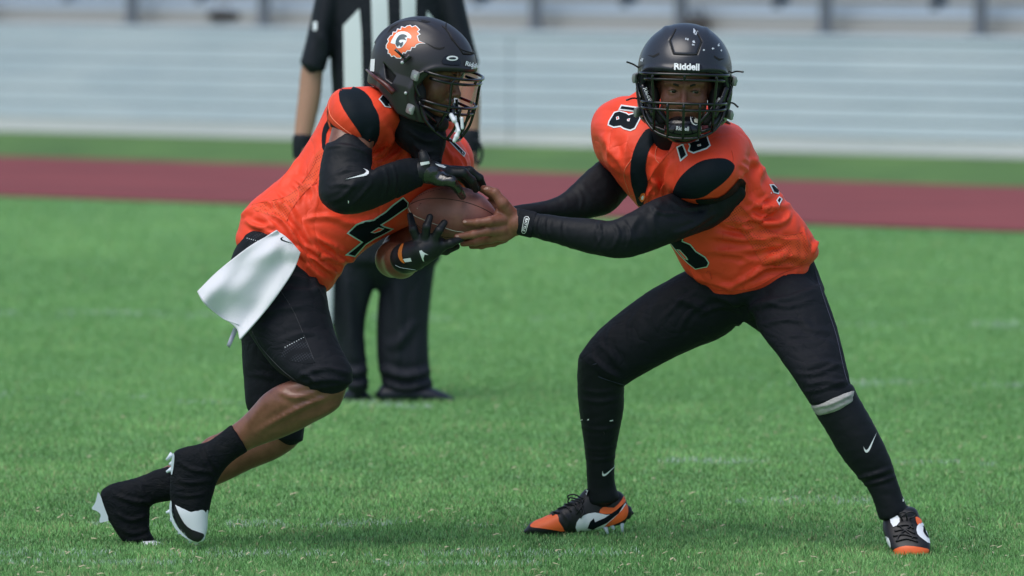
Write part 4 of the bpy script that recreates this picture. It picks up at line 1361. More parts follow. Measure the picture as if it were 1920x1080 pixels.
for s in (-1, 1):                                            # padded jaw straps with lettering
    pts = C7([(150, 560), (185, 560), (260, 740), (225, 750)]) if s < 0 else C7([(800, 620), (775, 620), (675, 760), (715, 775)])
    P = spline([(-s * .122, .070, -.035), (-s * .108, .090, -.075), (-s * .088, .108, -.118)], 6)
    v, f = tube_vf(P, .010, 8)
    st = mesh_obj('jaw_strap', qT(v), f, M['gloss_black'], q_helm)
    ss = Surf((qT(v), f))
    c = C7([(195, 645)])[0] if s < 0 else C7([(742, 700)])[0]
    lettering('Riddell', c[0], c[1], 32, 6.5, -66 if s < 0 else 52, ss, M['white'], st, off=.0015, bold=.02)
# ends of hair below the helmet
M['hair_brown'] = mat('brown_locs', (0.05, 0.02, 0.01), 0.7)
for pts in ([(1226, 232, 20.2), (1229, 246, 20.18), (1238, 262, 20.17)], [(1222, 226, 20.22), (1222, 240, 20.2), (1228, 252, 20.19)], [(1352, 226, 20.25), (1362, 229, 20.24), (1368, 234, 20.24)], [(1350, 222, 20.27), (1358, 224, 20.26), (1362, 230, 20.26)]):
    v, f = tube_vf(spline([at(*p) for p in pts], 5), .0055, 7)
    mesh_obj('hair_lock', v, f, M['hair_brown'], qb)

seam([(1528, 508), (1548, 570), (1568, 630), (1584, 700), (1596, 734)], ps, q_pt, m='leg_seam')
seam([(1088, 684), (1120, 705), (1170, 722)], ps, q_pt, m='leg_seam')
# ------------------------------------------------------------ shoes
M['shoe_black'] = mat('shoe_black', (0.008, 0.009, 0.012), 0.45, spec=0.4)
M['shoe_white'] = mat('shoe_white', (0.70, 0.74, 0.80), 0.4)
M['shoe_orange'] = mat('shoe_orange', (0.85, 0.14, 0.03), 0.45)
M['stud'] = mat('pale_stud', (0.60, 0.68, 0.76), 0.3, coat=0.3)

def stud(parent, px0, py0, px1, py1, Y, r=3.5, m='stud'):
    """blade stud tapering from the sole (0) to its tip (1)"""
    P = [at(px0, py0, Y), at((px0 + px1) / 2, (py0 + py1) / 2, Y), at(px1, py1, Y)]
    v, f = tube_vf(P, [r * 1.5 * mpp(Y), r * mpp(Y), r * .7 * mpp(Y)], 7)
    return mesh_obj('stud', v, f, M[m], parent)

C1 = lambda pts: crop(2.25, 960, 560, pts)
C2 = lambda pts: crop(2.118, 1380, 560, pts)

# right foot of the right player, seen from its outer side
YS = 20.58
sh1 = loft([(985, 992, 987, 1001, YS, .018), (996, 980, 998, 1004, YS, .034), (1024, 968, 1024, 1005, YS, .044), (1056, 948, 1054, 1002, YS, .045), (1084, 934, 1080, 998, YS, .042),
            (1115, 930, 1114, 993, YS, .038), (1146, 926, 1148, 987, YS, .036), (1166, 928, 1170, 982, YS, .033), (1178, 948, 1175, 974, YS, .024)], n=4, ex=2.3, cap=.6)
v, f = nets(union([sh1, px_chain([(1108, 935, YS, 20), (1150, 938, YS, 18)], .01)], .02), .0036)
v = folds(v, f, [([(1050, 955), (1065, 975), (1062, 995)], 4, .002), ([(1070, 945), (1090, 960), (1095, 985)], 4, .002)])
so = mesh_obj('shoe', v, f, M['shoe_black'], qb)
ss = Surf((v, f)); kw = dict(surf=ss, parent=so, Y=YS, step=3, curve=2)
decal('toe_panel', [C1([(80, 952), (110, 930), (150, 915), (192, 912), (198, 940), (222, 980), (180, 976), (120, 968), (82, 964)])], material=M['shoe_orange'], off=.0012, **kw)
decal('side_panel', [C1([(274, 982), (272, 945), (300, 915), (350, 902), (400, 912), (440, 900), (478, 862), (470, 885), (430, 925), (390, 962), (330, 980)])], material=M['shoe_white'], off=.0012, **kw)
decal('heel_panel', [C1([(386, 878), (430, 882), (462, 850), (470, 832), (478, 856), (440, 898), (400, 908), (368, 902)])], material=M['shoe_orange'], off=.0014, **kw)
decal('heel_panel', [C1([(482, 866), (490, 900), (476, 930), (430, 952), (390, 960), (430, 925), (465, 890)])], material=M['shoe_orange'], off=.0016, **kw)
decal('tick', [C1([(345, 926), (330, 940), (318, 968), (340, 972), (400, 945), (450, 905), (478, 858), (440, 892), (390, 925), (350, 942)])], surf=ss, parent=so, Y=YS, step=3, material=M['number_black'], off=.0022)
decal('tongue_label', [C1([(312, 795), (328, 808), (312, 856), (292, 842)])], surf=Surf(nets(q_shin_r, .006)), parent=so, Y=YS, step=3, material=M['shoe_white'], off=.006)
for (a, b, c, d) in ((392, 960, 404, 992), (462, 935, 466, 985), (420, 952, 430, 975), (150, 1000, 152, 1014), (220, 1000, 222, 1014), (100, 998, 102, 1010)):
    p, q = C1([(a, b), (c, d)])
    stud(so, *p, *q, YS - .012, 3.6)
def lace(parent, pts, r=.0022, m='shoe_black'):
    v, f = tube_vf(pts, r, 6)
    return mesh_obj('shoelace', v, f, M[m], parent)
for pts in ([(200, 905), (170, 900), (160, 892), (168, 905)], [(195, 890), (230, 880), (250, 900)], [(225, 870), (262, 872), (280, 895)], [(250, 850), (285, 858), (300, 880)],
            [(290, 850), (245, 840), (238, 862), (270, 868)], [(300, 845), (262, 826), (236, 832), (240, 850)], [(300, 850), (290, 880), (270, 910)], [(285, 862), (300, 900), (290, 925)]):
    lace(so, [ss.hit(*p, YS - .04, .003)[0] if p[1] > 943 else at(*p, YS - .035) for p in spline(C1(pts), 5)], .0026)

# left foot of the right player, pointing at the camera
sh2 = loft([(1657, 972, 1722, 964, 20.07, .050), (1655, 990, 1732, 984, 20.05, .058), (1660, 1008, 1739, 1002, 20.02, .058), (1667, 1024, 1744, 1018, 19.99, .050), (1675, 1036, 1744, 1032, 19.97, .036)], n=5, ex=2.4, cap=.5)
v, f = nets(sh2, .0036)
so2 = mesh_obj('shoe', v, f, M['shoe_black'], qb)
ss2 = Surf((v, f)); kw = dict(surf=ss2, parent=so2, Y=20.0, step=3, curve=2)
decal('toe_panel', [C2([(618, 1016), (632, 994), (675, 982), (735, 988), (772, 998), (770, 1010), (700, 1016)])], material=M['shoe_orange'], off=.0014, **kw)
decal('side_panel', [C2([(718, 905), (740, 890), (758, 930), (770, 972), (745, 958), (720, 935)])], material=M['shoe_white'], off=.0014, **kw)
decal('side_panel', [C2([(592, 945), (608, 952), (616, 985), (608, 990), (596, 968)])], material=M['shoe_white'], off=.0014, **kw)
decal('heel_panel', [C2([(712, 868), (728, 872), (738, 888), (720, 898)])], material=M['shoe_orange'], off=.0014, **kw)
decal('tick', [C2([(745, 905), (752, 925), (764, 950), (755, 945), (742, 925)])], material=M['number_black'], off=.0024, **kw)
decal('tongue_label', [C2([(612, 870), (642, 862), (650, 888), (625, 908)])], material=M['shoe_white'], off=.0022, **kw)
for pts in ([(640, 905), (680, 900), (705, 915)], [(630, 925), (672, 918), (712, 935)], [(625, 945), (668, 938), (720, 952)], [(635, 965), (680, 955), (722, 968)], [(650, 870), (690, 846), (715, 858), (690, 875)],
            [(660, 880), (650, 855), (672, 850), (680, 880)], [(650, 905), (700, 945), (690, 960)], [(700, 900), (650, 940), (640, 965)]):
    lace(so2, [ss2.hit(*p, 20.0, .0025)[0] if p[1] > 972 else at(*p, 20.005) for p in spline(C2(pts), 5)], .0026)
for x in (1680, 1700, 1722): stud(so2, x, 1038, x + 1, 1046, 19.97, 3)

# ------------------------------------------------------------ left player (takes the ball)
rb = empty('person', at(450, 1020, 20.2) * np.array((1, 1, 0)))
tag(rb, 'left player in orange jersey 4, leaning into a run, black gloves on the ball', 'person', 'football players')
p_torso = loft([(446, 432, 626, 534, 20.24, .148), (460, 390, 655, 492, 20.25, .155), (502, 353, 700, 458, 20.28, .162), (546, 312, 748, 432, 20.31, .165), (590, 245, 806, 405, 20.33, .165),
                (618, 190, 862, 368, 20.33, .16), (655, 165, 884, 305, 20.33, .145), (705, 168, 850, 245, 20.34, .11)], n=4, ex=2.3)
p_pad_n = union([px_ell(664, 226, 20.08, 48, 66, .14, 28), px_ell(700, 218, 20.12, 52, 56, .15, 20)], .04)
p_pad_f = px_ell(850, 298, 20.50, 38, 52, .11, 15)
p_jersey = union([p_torso, p_pad_n, p_pad_f], .04)
p_jersey = cut(p_jersey, px_chain([(800, 180, 20.12, 45), (795, 230, 20.12, 38), (792, 270, 20.06, 26)], .02), .012)
p_arm_n = loft([(622, 232, 706, 262, 20.02, .064), (608, 290, 694, 300, 19.97, .068), (602, 335, 692, 314, 19.94, .068), (604, 372, 694, 320, 19.92, .066), (630, 394, 700, 320, 19.92, .062), (664, 398, 710, 316, 19.93, .058),
                (705, 386, 736, 307, 19.96, .052), (745, 367, 762, 303, 19.99, .044), (783, 348, 786, 300, 20.02, .036)], n=4)
p_sleeve = loft([(612, 274, 697, 284, 19.98, .071), (606, 295, 696, 301, 19.97, .071), (600, 335, 694, 315, 19.94, .070), (602, 373, 696, 320, 19.92, .068), (629, 396, 701, 319, 19.92, .064), (664, 400, 710, 314, 19.93, .060),
                (705, 388, 736, 305, 19.96, .054), (745, 369, 762, 301, 19.99, .046), (783, 350, 786, 298, 20.02, .038)], n=4, cap=.12)
p_cuff = loft([(745, 372, 746, 300, 19.99, .048), (765, 362, 768, 296, 20.005, .046), (786, 351, 790, 300, 20.02, .041)], n=3, cap=.25)
p_arm_f = px_chain([(845, 335, 20.46, 33), (790, 420, 20.44, 36), (752, 470, 20.34, 35), (738, 486, 20.26, 33), (752, 490, 20.19, 31), (768, 484, 20.13, 26), (780, 480, 20.10, 21)], .012)
p_neck = union([px_chain([(780, 185, 20.13, 44), (790, 238, 20.12, 42), (800, 262, 20.10, 36), (806, 300, 20.08, 22)], .02), px_ell(775, 230, 20.12, 46, 50, .085, 0)], .03)
p_near = loft([(545, 640, 610, 620, 20.08, .06), (566, 690, 640, 668, 20.02, .065), (556, 708, 652, 706, 20.0, .066), (522, 722, 636, 762, 20.0, .062), (494, 740, 586, 794, 20.02, .062), (468, 768, 535, 818, 20.05, .056), (440, 794, 480, 838, 20.08, .046), (400, 818, 432, 862, 20.10, .038)], n=4)
p_far = loft([(500, 700, 572, 720, 20.38, .07), (498, 770, 566, 816, 20.38, .062), (470, 795, 530, 854, 20.37, .058), (425, 815, 470, 880, 20.35, .055), (385, 838, 425, 902, 20.33, .046), (335, 862, 360, 928, 20.32, .040), (290, 885, 312, 938, 20.31, .036)], n=4)
p_hip = loft([(455, 436, 582, 500, 20.22, .145), (430, 494, 604, 516, 20.22, .152), (432, 540, 612, 552, 20.22, .15), (446, 590, 610, 590, 20.22, .13)], n=3, ex=2.2)
p_th_n = loft([(438, 545, 612, 545, 20.14, .120), (462, 615, 622, 604, 20.10, .122), (508, 682, 638, 650, 20.04, .108), (545, 712, 658, 688, 20.0, .094), (566, 726, 661, 712, 20.0, .086)], n=4, ex=2.2, cap=.12)
p_th_f = loft([(446, 560, 585, 560, 20.34, .11), (453, 640, 590, 640, 20.38, .11), (457, 712, 585, 720, 20.39, .10), (464, 765, 574, 775, 20.39, .09), (500, 812, 568, 824, 20.39, .08)], n=4, ex=2.2, cap=.12)
p_shorts = union([p_hip, p_th_n, p_th_f], .02)

PR = frame(64, 17, 0)
PO = at(794, 119, 20.10)
p_helm, pW, pT = make_helmet(rb, PO, PR, M['shell_matte'], tilt=.13)
pF = lambda P: pT(np.asarray(P) + np.array((0, .011, .027)))
p_hs = Surf((pW, SHELL_F))

core = union([grow(p_torso, -.020), grow(p_shorts, -.012), grow(p_neck, -.02), p_near, p_far,
              px_chain([(400, 840, 20.10, 22), (350, 880, 20.1, 20), (352, 930, 20.1, 20), (360, 975, 20.1, 14)], .01), px_chain([(300, 910, 20.31, 20), (235, 935, 20.31, 20), (250, 990, 20.31, 14)], .01)], .012)
V1, F1 = nets(core, .0075, blk=6)
V1 = folds(V1, F1, [([(645, 735), (590, 752), (530, 782), (480, 812)], 5, .0048), ([(520, 732), (550, 745), (575, 742), (600, 735)], 5, .0042), ([(560, 790), (600, 776), (640, 755)], 6, .003), ([(500, 745), (480, 775), (460, 800)], 7, .002), ([(590, 735), (612, 745), (630, 738)], 5, -.002)])
parts = [(V1, F1), nets(grow(p_arm_n, -.004), .005), nets(p_arm_f, .004), (pF(FACE_V), FACE_F),
         nets(px_chain([(778, 480, 20.10, 18), (806, 463, 20.06, 12)], 0), .005), nets(px_chain([(785, 322, 20.01, 18), (838, 330, 20.06, 10)], 0), .005)]
bv, bf = [], []; k = 0
for v, f in parts:
    bv.append(v); bf.append(np.asarray(f) + k); k += len(v)
mesh_obj('body', np.concatenate(bv), np.concatenate(bf), M['skin_dark'], rb)
add_face_bits(rb, pF, look=(0.1, -.1))

D2 = lambda pts: crop(3.429, 420, 220, pts)
D1 = lambda pts: crop(3.429, 420, 0, pts)
V, F = nets(p_jersey, .0050, blk=8)
V = folds(V, F, [(D2(p), w, h) for p, w, h in (
    ([(480, 260), (430, 350), (350, 440)], 5, .006), ([(190, 570), (300, 620), (400, 690), (500, 820), (620, 880)], 5, .007), ([(450, 830), (560, 900), (680, 1000)], 4.5, .007), ([(700, 860), (760, 930), (740, 1010)], 4.5, .006),
    ([(960, 270), (1050, 200), (1080, 120)], 4.5, .007), ([(965, 300), (1080, 270), (1150, 200)], 4, .006), ([(540, 400), (570, 470), (560, 560)], 4.5, .004), ([(500, 660), (620, 640), (760, 650)], 5, .004),
    ([(130, 650), (200, 700), (330, 700)], 4.5, .005), ([(100, 640), (160, 600), (240, 560)], 4.5, .005), ([(420, 760), (480, 860), (560, 930)], 4, .006), ([(600, 900), (680, 900), (740, 950)], 4, .006), ([(640, 960), (700, 1000), (700, 1060)], 4, .005),
    ([(560, 730), (640, 800), (740, 880)], 4.5, .004), ([(420, 420), (480, 480), (470, 560)], 4, .004), ([(320, 480), (360, 540), (340, 620)], 4, .004), ([(1400, 160), (1450, 240), (1480, 320)], 4, .004), ([(1500, 200), (1540, 260), (1570, 330)], 4, .004),
    ([(1010, 330), (1080, 300), (1150, 290)], 3.5, .004), ([(240, 530), (300, 560), (330, 640)], 4, .005))])
V = folds(V, F, [
    ([(470, 395), (500, 410), (520, 440)], 7, .005), ([(500, 372), (540, 390), (560, 430)], 7, .006), ([(545, 330), (570, 350), (590, 350)], 7, .005), ([(560, 410), (600, 480), (640, 520)], 7, .006),
    ([(540, 420), (580, 500), (620, 530)], 6, .005), ([(600, 470), (640, 490), (690, 470)], 6, .005), ([(580, 440), (640, 470), (670, 500)], 6, .004), ([(470, 420), (520, 445), (570, 490)], 5, .005),
    ([(700, 300), (730, 270), (735, 240)], 9, .008), ([(720, 300), (750, 285), (762, 262)], 7, .006), ([(700, 290), (690, 262), (700, 240)], 6, .004), ([(600, 270), (580, 310), (560, 350)], 7, .004),
    ([(610, 400), (660, 420), (720, 405)], 6, .004), ([(845, 285), (862, 305), (870, 335)], 6, .005), ([(600, 300), (598, 350), (590, 400)], 7, .004), ([(730, 200), (752, 240), (765, 300)], 7, .005)])
V = crumple(V, F, .0009, 6.0, (1, 1, 1), 5, 2)
p_jer = mesh_obj('jersey', V, F, M['orange'], rb)
js2 = Surf((V, F))
V2, F2 = nets(p_shorts, .0075, blk=6)
V2 = folds(V2, F2, [([(560, 700), (585, 708), (600, 724)], 4, .005), ([(556, 712), (572, 700), (610, 690), (655, 700)], 4, .005), ([(570, 720), (600, 712), (650, 714)], 4, .004), ([(470, 600), (520, 580), (590, 570)], 6, .004),
                    ([(500, 530), (540, 520), (590, 530)], 6, .005), ([(520, 640), (570, 625), (610, 630)], 5, .003), ([(600, 500), (590, 530), (612, 570)], 5, .004), ([(470, 700), (500, 705), (520, 715)], 5, .003)])
V2 = crumple(V2, F2, .0016, 9, (1, 1, 1), 9)
p_sh = mesh_obj('shorts', V2, F2, M['black_cloth'], rb)
shs = Surf((V2, F2))
v, f = nets(grow(p_sleeve, .003), .005, blk=6)
v = folds(v, f, [([(640, 316), (660, 310), (690, 318)], 3.5, .003), ([(628, 326), (655, 318), (688, 324)], 3.5, .003), ([(640, 340), (662, 328), (694, 328)], 3, .0025), ([(610, 278), (650, 272), (695, 290)], 2.5, .002), ([(615, 350), (640, 345), (670, 350)], 4, .002), ([(650, 392), (672, 372), (700, 340)], 4, .0025), ([(720, 310), (726, 340), (718, 378)], 3, .002), ([(735, 306), (742, 335), (738, 368)], 2.5, .002), ([(612, 380), (640, 370), (668, 340)], 4, .0025)])
v = crumple(v, f, .0016, 12, (1, 1, 1), 2)
arm_s = mesh_obj('arm_sleeve', v, f, M['black_tight'], rb)
as_ = Surf((v, f))
v, f = nets(p_cuff, .004)
v = folds(v, f, [([(748, 300), (750, 330), (748, 370)], 2.5, .003)])
mesh_obj('wristband', v, f, M['black_cloth'], rb)
v, f = nets(p_neck, .006)
v = folds(v, f, [([(760, 215), (790, 235), (830, 240)], 6, .006), ([(765, 240), (795, 262), (825, 262)], 6, .005), ([(770, 265), (795, 285), (815, 282)], 5, .004)])
v = crumple(v, f, .0025, 12, (1, 1, 1), 4)
mesh_obj('neck_warmer', v, f, M['black_cloth'], rb)

# gloves ----------------------------------------------------------------------
M['glove'] = mat('black_glove', (0.008, 0.010, 0.013), 0.5, spec=0.4)
bump_chain(M['glove'], [('noise', 70, 0.3, 0.003, (1, 1, 1)), ('noise', 400, 0.15, 0.001, (1, 1, 1))])
M['glove_shiny'] = mat('shiny_grip', (0.010, 0.010, 0.012), 0.16, spec=0.7, coat=0.5)
bump_chain(M['glove_shiny'], [('noise', 60, 0.6, 0.005, (1, 1, 1))])
M['band_orange'] = mat('orange_band', (0.85, 0.22, 0.03), 0.5)
g_low = union([px_chain([(760, 484, 20.115, 29), (776, 479, 20.085, 27), (792, 470, 20.06, 23), (812, 458, 20.06, 17), (824, 456, 20.07, 12)], .012),
               loft([(774, 448, 800, 496, 20.07, .026), (786, 440, 822, 482, 20.06, .022), (796, 440, 836, 466, 20.06, .018)], n=3, cap=.5),
               px_chain([(784, 452, 20.055, 9.5), (775, 430, 20.045, 8), (769, 404, 20.075, 5.8)], .005),
               px_chain([(797, 446, 20.045, 9), (800, 425, 20.03, 7.8), (806, 407, 20.045, 6.4)], .005),
               px_chain([(814, 448, 20.045, 9), (823, 432, 20.03, 7.8), (833, 418, 20.045, 6.6)], .005),
               px_chain([(822, 462, 20.065, 11), (844, 456, 20.05, 8), (865, 448, 20.07, 6)], .005),
               px_chain([(800, 468, 20.10, 10), (836, 470, 20.15, 8), (856, 462, 20.18, 6.5)], .006)], .008)
v, f = nets(g_low, .0026)
gl = mesh_obj('glove', v, f, M['glove'], rb); gls = Surf((v, f))
g_top = union([px_chain([(784, 322, 20.01, 22), (806, 322, 20.02, 21), (832, 328, 20.06, 18), (846, 328, 20.09, 14)], .012),
               px_chain([(820, 336, 20.01, 13), (846, 340, 19.995, 10), (859, 355, 20.02, 7.8), (867, 368, 20.06, 6.8)], .006),
               px_chain([(838, 324, 20.06, 13), (868, 324, 20.05, 9.5), (884, 338, 20.07, 8), (892, 355, 20.10, 6.6)], .006),
               px_chain([(846, 322, 20.11, 12), (880, 321, 20.10, 9), (899, 334, 20.11, 7.4), (906, 348, 20.13, 6.2)], .006),
               px_chain([(842, 324, 20.16, 11), (872, 325, 20.18, 9), (890, 338, 20.19, 7.2), (897, 352, 20.20, 6)], .006),
               px_chain([(838, 328, 20.20, 10), (862, 330, 20.23, 8), (876, 344, 20.245, 6.4), (882, 356, 20.25, 5.4)], .006)], .008)
v, f = nets(g_top, .0026)
v = folds(v, f, [([(800, 312), (806, 326), (802, 340)], 2.2, .002), ([(812, 330), (830, 340), (846, 332)], 2.5, .0015)])
gt = mesh_obj('glove', v, f, M['glove'], rb); gts = Surf((v, f))
decal('grip_patch', [C3([(300, 225), (330, 170), (390, 150), (450, 180), (500, 210), (560, 250), (600, 290), (620, 340), (655, 370), (670, 410), (650, 435), (620, 420), (600, 370), (565, 330), (500, 315), (400, 320), (320, 300)])], gts, M['glove_shiny'], gt, off=.0012, step=3, curve=2)
decal('glove_mark', [C3([(400, 128), (470, 140), (500, 158), (480, 166), (430, 150)])], gts, M['white'], gt, off=.0014, step=3)
tab = nets(loft([(784, 288, 800, 284, 20.0, .012), (785, 298, 806, 296, 19.995, .014), (785, 312, 808, 310, 19.995, .014), (788, 326, 806, 326, 19.995, .012)], n=3), .003)
tb = mesh_obj('wrist_tab', tab[0], tab[1], M['glove'], gt); tbs = Surf(tab)
decal('tab_print', [C3([(272, 116), (348, 104), (354, 126), (278, 144)])], tbs, M['white'], tb, off=.001, step=3)
decal('tick', [C3([(264, 895), (282, 888), (300, 905), (344, 930), (310, 925), (300, 960), (306, 990), (292, 975), (275, 930)])], gls, M['white'], gl, off=.0012, step=3)
decal('wrist_stripe', [C3([(128, 832), (112, 835), (90, 870), (78, 915), (88, 960), (110, 990), (138, 1003), (118, 960), (112, 910), (120, 865)])], gls, M['band_orange'], gl, off=.0014, step=3, curve=2)
decal('wrist_print', [C3([(122, 965), (188, 955), (198, 985), (140, 993)])], gls, M['white'], gl, off=.0014, step=3)
seam(C3([(55, 1020), (100, 1040), (160, 1050), (230, 1060)]), gls, gl, m='white_trim', r=.0007)

# jersey print ----------------------------------------------------------------
D2 = lambda pts: crop(3.429, 420, 220, pts)
D1 = lambda pts: crop(3.429, 420, 0, pts)
dk = dict(parent=p_jer, surf=js2)
decal('side_mesh_panel', [D2([(640, 200), (590, 240), (560, 330), (500, 420), (400, 510), (280, 540), (180, 560), (200, 600), (330, 640), (400, 670), (430, 600), (520, 480), (600, 400), (630, 300)])], material=M['orange_mesh'], off=.0008, curve=2, **dk)
decal('sleeve_panel', [D1([(750, 570), (830, 560), (900, 590), (945, 640), (960, 680), (992, 740), (1000, 830), (985, 900), (940, 960), (910, 930), (870, 850), (800, 750), (745, 650)])], material=M['panel_black'], off=.0016, curve=2, **dk)
decal('sleeve_hem', [D1([(672, 690), (670, 770), (740, 830), (800, 870), (870, 900), (935, 940), (920, 965), (850, 930), (780, 880), (720, 830), (690, 815), (660, 860), (650, 960), (632, 950), (632, 860), (650, 800), (668, 770)])], material=M['panel_black'], off=.0018, curve=2, **dk)
decal('collar_panel', [D1([(1040, 600), (1090, 640), (1150, 720), (1180, 850), (1195, 980), (1230, 1080), (1300, 1080), (1395, 1070), (1390, 900), (1300, 800), (1200, 700), (1120, 600)])], material=M['panel_black'], off=.0016, curve=2, **dk)
# big chest 4
num([D2([(1150, 522), (1178, 550), (1174, 574), (1062, 652), (1000, 690), (1028, 706), (1072, 718), (1010, 752), (962, 776), (905, 812), (836, 890), (795, 880), (893, 800), (800, 745), (850, 694), (905, 674), (962, 664), (1040, 612), (1085, 570)])],
    [D2([(938, 738), (990, 704), (1028, 712), (1000, 730), (965, 742)])], trim='mint_trim', par=p_jer, surf=js2, w=2.4)
num([D1([(1000, 640), (1025, 612), (1040, 628), (1062, 640), (1085, 650), (1062, 662), (1050, 672), (1062, 688), (1035, 682), (1018, 660)])], par=p_jer, surf=js2, w=1.8)
num([D1([(1430, 890), (1450, 895), (1500, 940), (1545, 985), (1540, 1000), (1500, 960)])], par=p_jer, surf=js2, w=1.8)
for s_ in ([(605, 240), (560, 340), (420, 500), (180, 560)], [(635, 390), (520, 480), (430, 600), (400, 670), (480, 800), (560, 960)], [(1195, 150), (1190, 260), (1200, 420)]):
    seam(D2(s_), js2, p_jer)
seam(D1([(745, 570), (680, 650), (690, 750), (800, 850), (930, 930)]), js2, p_jer, m='pale_seam')
decal('tick', [swoosh(*D2([(925, 338)])[0], *D2([(785, 410)])[0], -1)], as_, M['white'], arm_s, off=.0012, step=3)
decal('grass_fleck', [D2([(797, 535), (803, 535), (802, 552), (798, 552)])], as_, M['white'], arm_s, off=.0012, step=3)
# shorts: perforated patches
M['perforated'] = mat('perforated_black', (0.010, 0.012, 0.016), 0.75, spec=0.1)
dot_mesh(M['perforated'], (0.010, 0.012, 0.016), (0.032, 0.036, 0.046), 150)
D3 = lambda pts: crop(3.429, 340, 420, pts)
decal('mesh_patch', [D3([(665, 795), (720, 760), (790, 735), (830, 800), (860, 890), (800, 900), (700, 880), (640, 850)])], shs, M['perforated'], p_sh, off=.001, step=4)
decal('mesh_patch', [D3([(420, 95), (470, 50), (600, 45), (560, 90), (490, 120), (440, 160), (415, 160)])], shs, M['perforated'], p_sh, off=.001, step=4)
for (x0, y0, x1, y1, nn) in ((668, 792, 785, 730, 9), (425, 92, 492, 110, 6)):
    for i in range(nn):
        a = x0 + (x1 - x0) * i / (nn - 1); b = y0 + (y1 - y0) * i / (nn - 1)
        decal('pinhole', [D3([(a - 2.5, b - 2), (a + 2.5, b - 2), (a + 2.5, b + 2), (a - 2.5, b + 2)])], shs, M['white_trim'], p_sh, off=.0012, step=4)
M['grey_seam'] = mat('grey_seam', (0.022, 0.025, 0.032), 0.6)
seam(D3([(640, 430), (720, 560), (790, 720), (860, 890)]), shs, p_sh, m='grey_seam')
seam(D3([(455, 690), (520, 800), (640, 930), (740, 1010)]), shs, p_sh, m='grey_seam')

# spats and boots ---------------------------------------------------------------
E4 = lambda pts: crop(3.086, 120, 700, pts)
E5 = lambda pts: crop(4.911, 150, 820, pts)
sp_n = union([loft([(431, 798, 461, 848, 20.08, .050), (404, 818, 434, 866, 20.085, .047), (376, 832, 418, 884, 20.09, .050), (345, 838, 408, 900, 20.09, .052), (326, 850, 404, 912, 20.09, .054), (320, 890, 401, 922, 20.09, .054), (319, 925, 396, 938, 20.09, .052), (321, 950, 391, 962, 20.09, .050)], n=4, ex=2.2, cap=.15)], 0)
v, f = nets(sp_n, .0045)
v = folds(v, f, [([(330, 862), (360, 880), (400, 884)], 4, .003), ([(330, 900), (360, 905), (398, 900)], 4, .003), ([(385, 835), (395, 860), (410, 885)], 4, .004), ([(370, 840), (385, 868), (404, 895)], 4, .003), ([(325, 925), (350, 930), (390, 925)], 3, .003)])
v = crumple(v, f, .0016, 16, (1, 1, 1), 12)
M['spat'] = mat('black_tape', (0.012, 0.013, 0.015), 0.8, spec=0.12)
vary(M['spat'], (0.006, 0.008, 0.011), (0.012, 0.013, 0.015), 30, lo=.45, hi=.8)
bump_chain(M['spat'], [('ridge', 25, 0.6, 0.008, (1, 1, 2)), ('noise', 300, .2, .001, (1, 1, 1))])
mesh_obj('boot_cover', v, f, M['spat'], rb)
bt = loft([(322, 935, 394, 945, 20.09, .046), (322, 958, 390, 966, 20.085, .046), (332, 985, 389, 990, 20.08, .040), (350, 1006, 385, 1006, 20.07, .028)], n=4, ex=2.3, cap=.6)
v, f = nets(bt, .0035)
bo = mesh_obj('boot', v, f, M['shoe_white'], rb); bs = Surf((v, f))
kw = dict(surf=bs, parent=bo, step=3, curve=2)
decal('toe_guard', [E5([(842, 600), (872, 612), (905, 690), (960, 790), (1030, 850), (1135, 888), (1130, 930), (1085, 962), (1010, 935), (930, 870), (868, 780), (840, 690)])], material=M['shoe_black'], off=.0012, **kw)
decal('tongue', [E5([(840, 560), (880, 535), (960, 550), (1050, 600), (1030, 655), (980, 640), (900, 605), (845, 605)])], material=M['spat'], off=.0016, **kw)
for (a, b, c, d) in ((850, 150, 795, 210), (848, 290, 795, 320), (848, 240, 820, 250), (838, 680, 792, 695), (850, 750, 835, 775), (930, 870, 905, 892), (1030, 945, 1012, 972)):
    p, q = E5([(a, b), (c, d)]); stud(bo, *p, *q, 20.09, 3.4)
def prism(name, poly, Y0, Y1, m, parent):
    P = np.array(poly, dtype=float)
    P = np.concatenate([[p * .75 + np.roll(P, 1, 0)[i] * .25, p * .75 + np.roll(P, -1, 0)[i] * .25] for i, p in enumerate(P)])
    n = len(P)
    V = [at(a, b, Y0) for a, b in P] + [at(a, b, Y1) for a, b in P]
    F = [tuple(range(n)), tuple(range(2 * n - 1, n - 1, -1))] + [(i, (i + 1) % n + 0, (i + 1) % n + n, i + n) for i in range(n)]
    return mesh_obj(name, V, F, m, parent, sharp=40)
prism('sole', E5([(862, 140), (872, 180), (852, 340), (835, 345), (838, 240), (850, 160)]), 20.06, 20.12, M['stud'], bo)
prism('sole', E5([(835, 575), (845, 600), (842, 700), (880, 800), (940, 880), (1020, 945), (1085, 965), (1020, 955), (930, 900), (860, 820), (825, 720), (822, 620)]), 20.055, 20.11, M['stud'], bo)
sp_f = loft([(315, 874, 322, 938, 20.31, .044), (285, 884, 300, 942, 20.31, .043), (250, 898, 284, 948, 20.31, .047), (212, 906, 281, 955, 20.31, .050), (190, 922, 281, 965, 20.31, .050), (192, 950, 280, 976, 20.31, .048), (210, 985, 280, 992, 20.31, .046), (228, 1012, 288, 1010, 20.31, .042), (242, 1024, 292, 1020, 20.31, .038)], n=4, ex=2.2, cap=.2)
v, f = nets(sp_f, .0045)
v = folds(v, f, [([(210, 925), (250, 940), (285, 940)], 4, .004), ([(215, 960), (245, 975), (278, 965)], 4, .004), ([(225, 990), (250, 1000), (282, 990)], 4, .003), ([(262, 905), (270, 930), (285, 950)], 4, .004), ([(235, 1015), (260, 1012), (285, 1005)], 3, .003)])
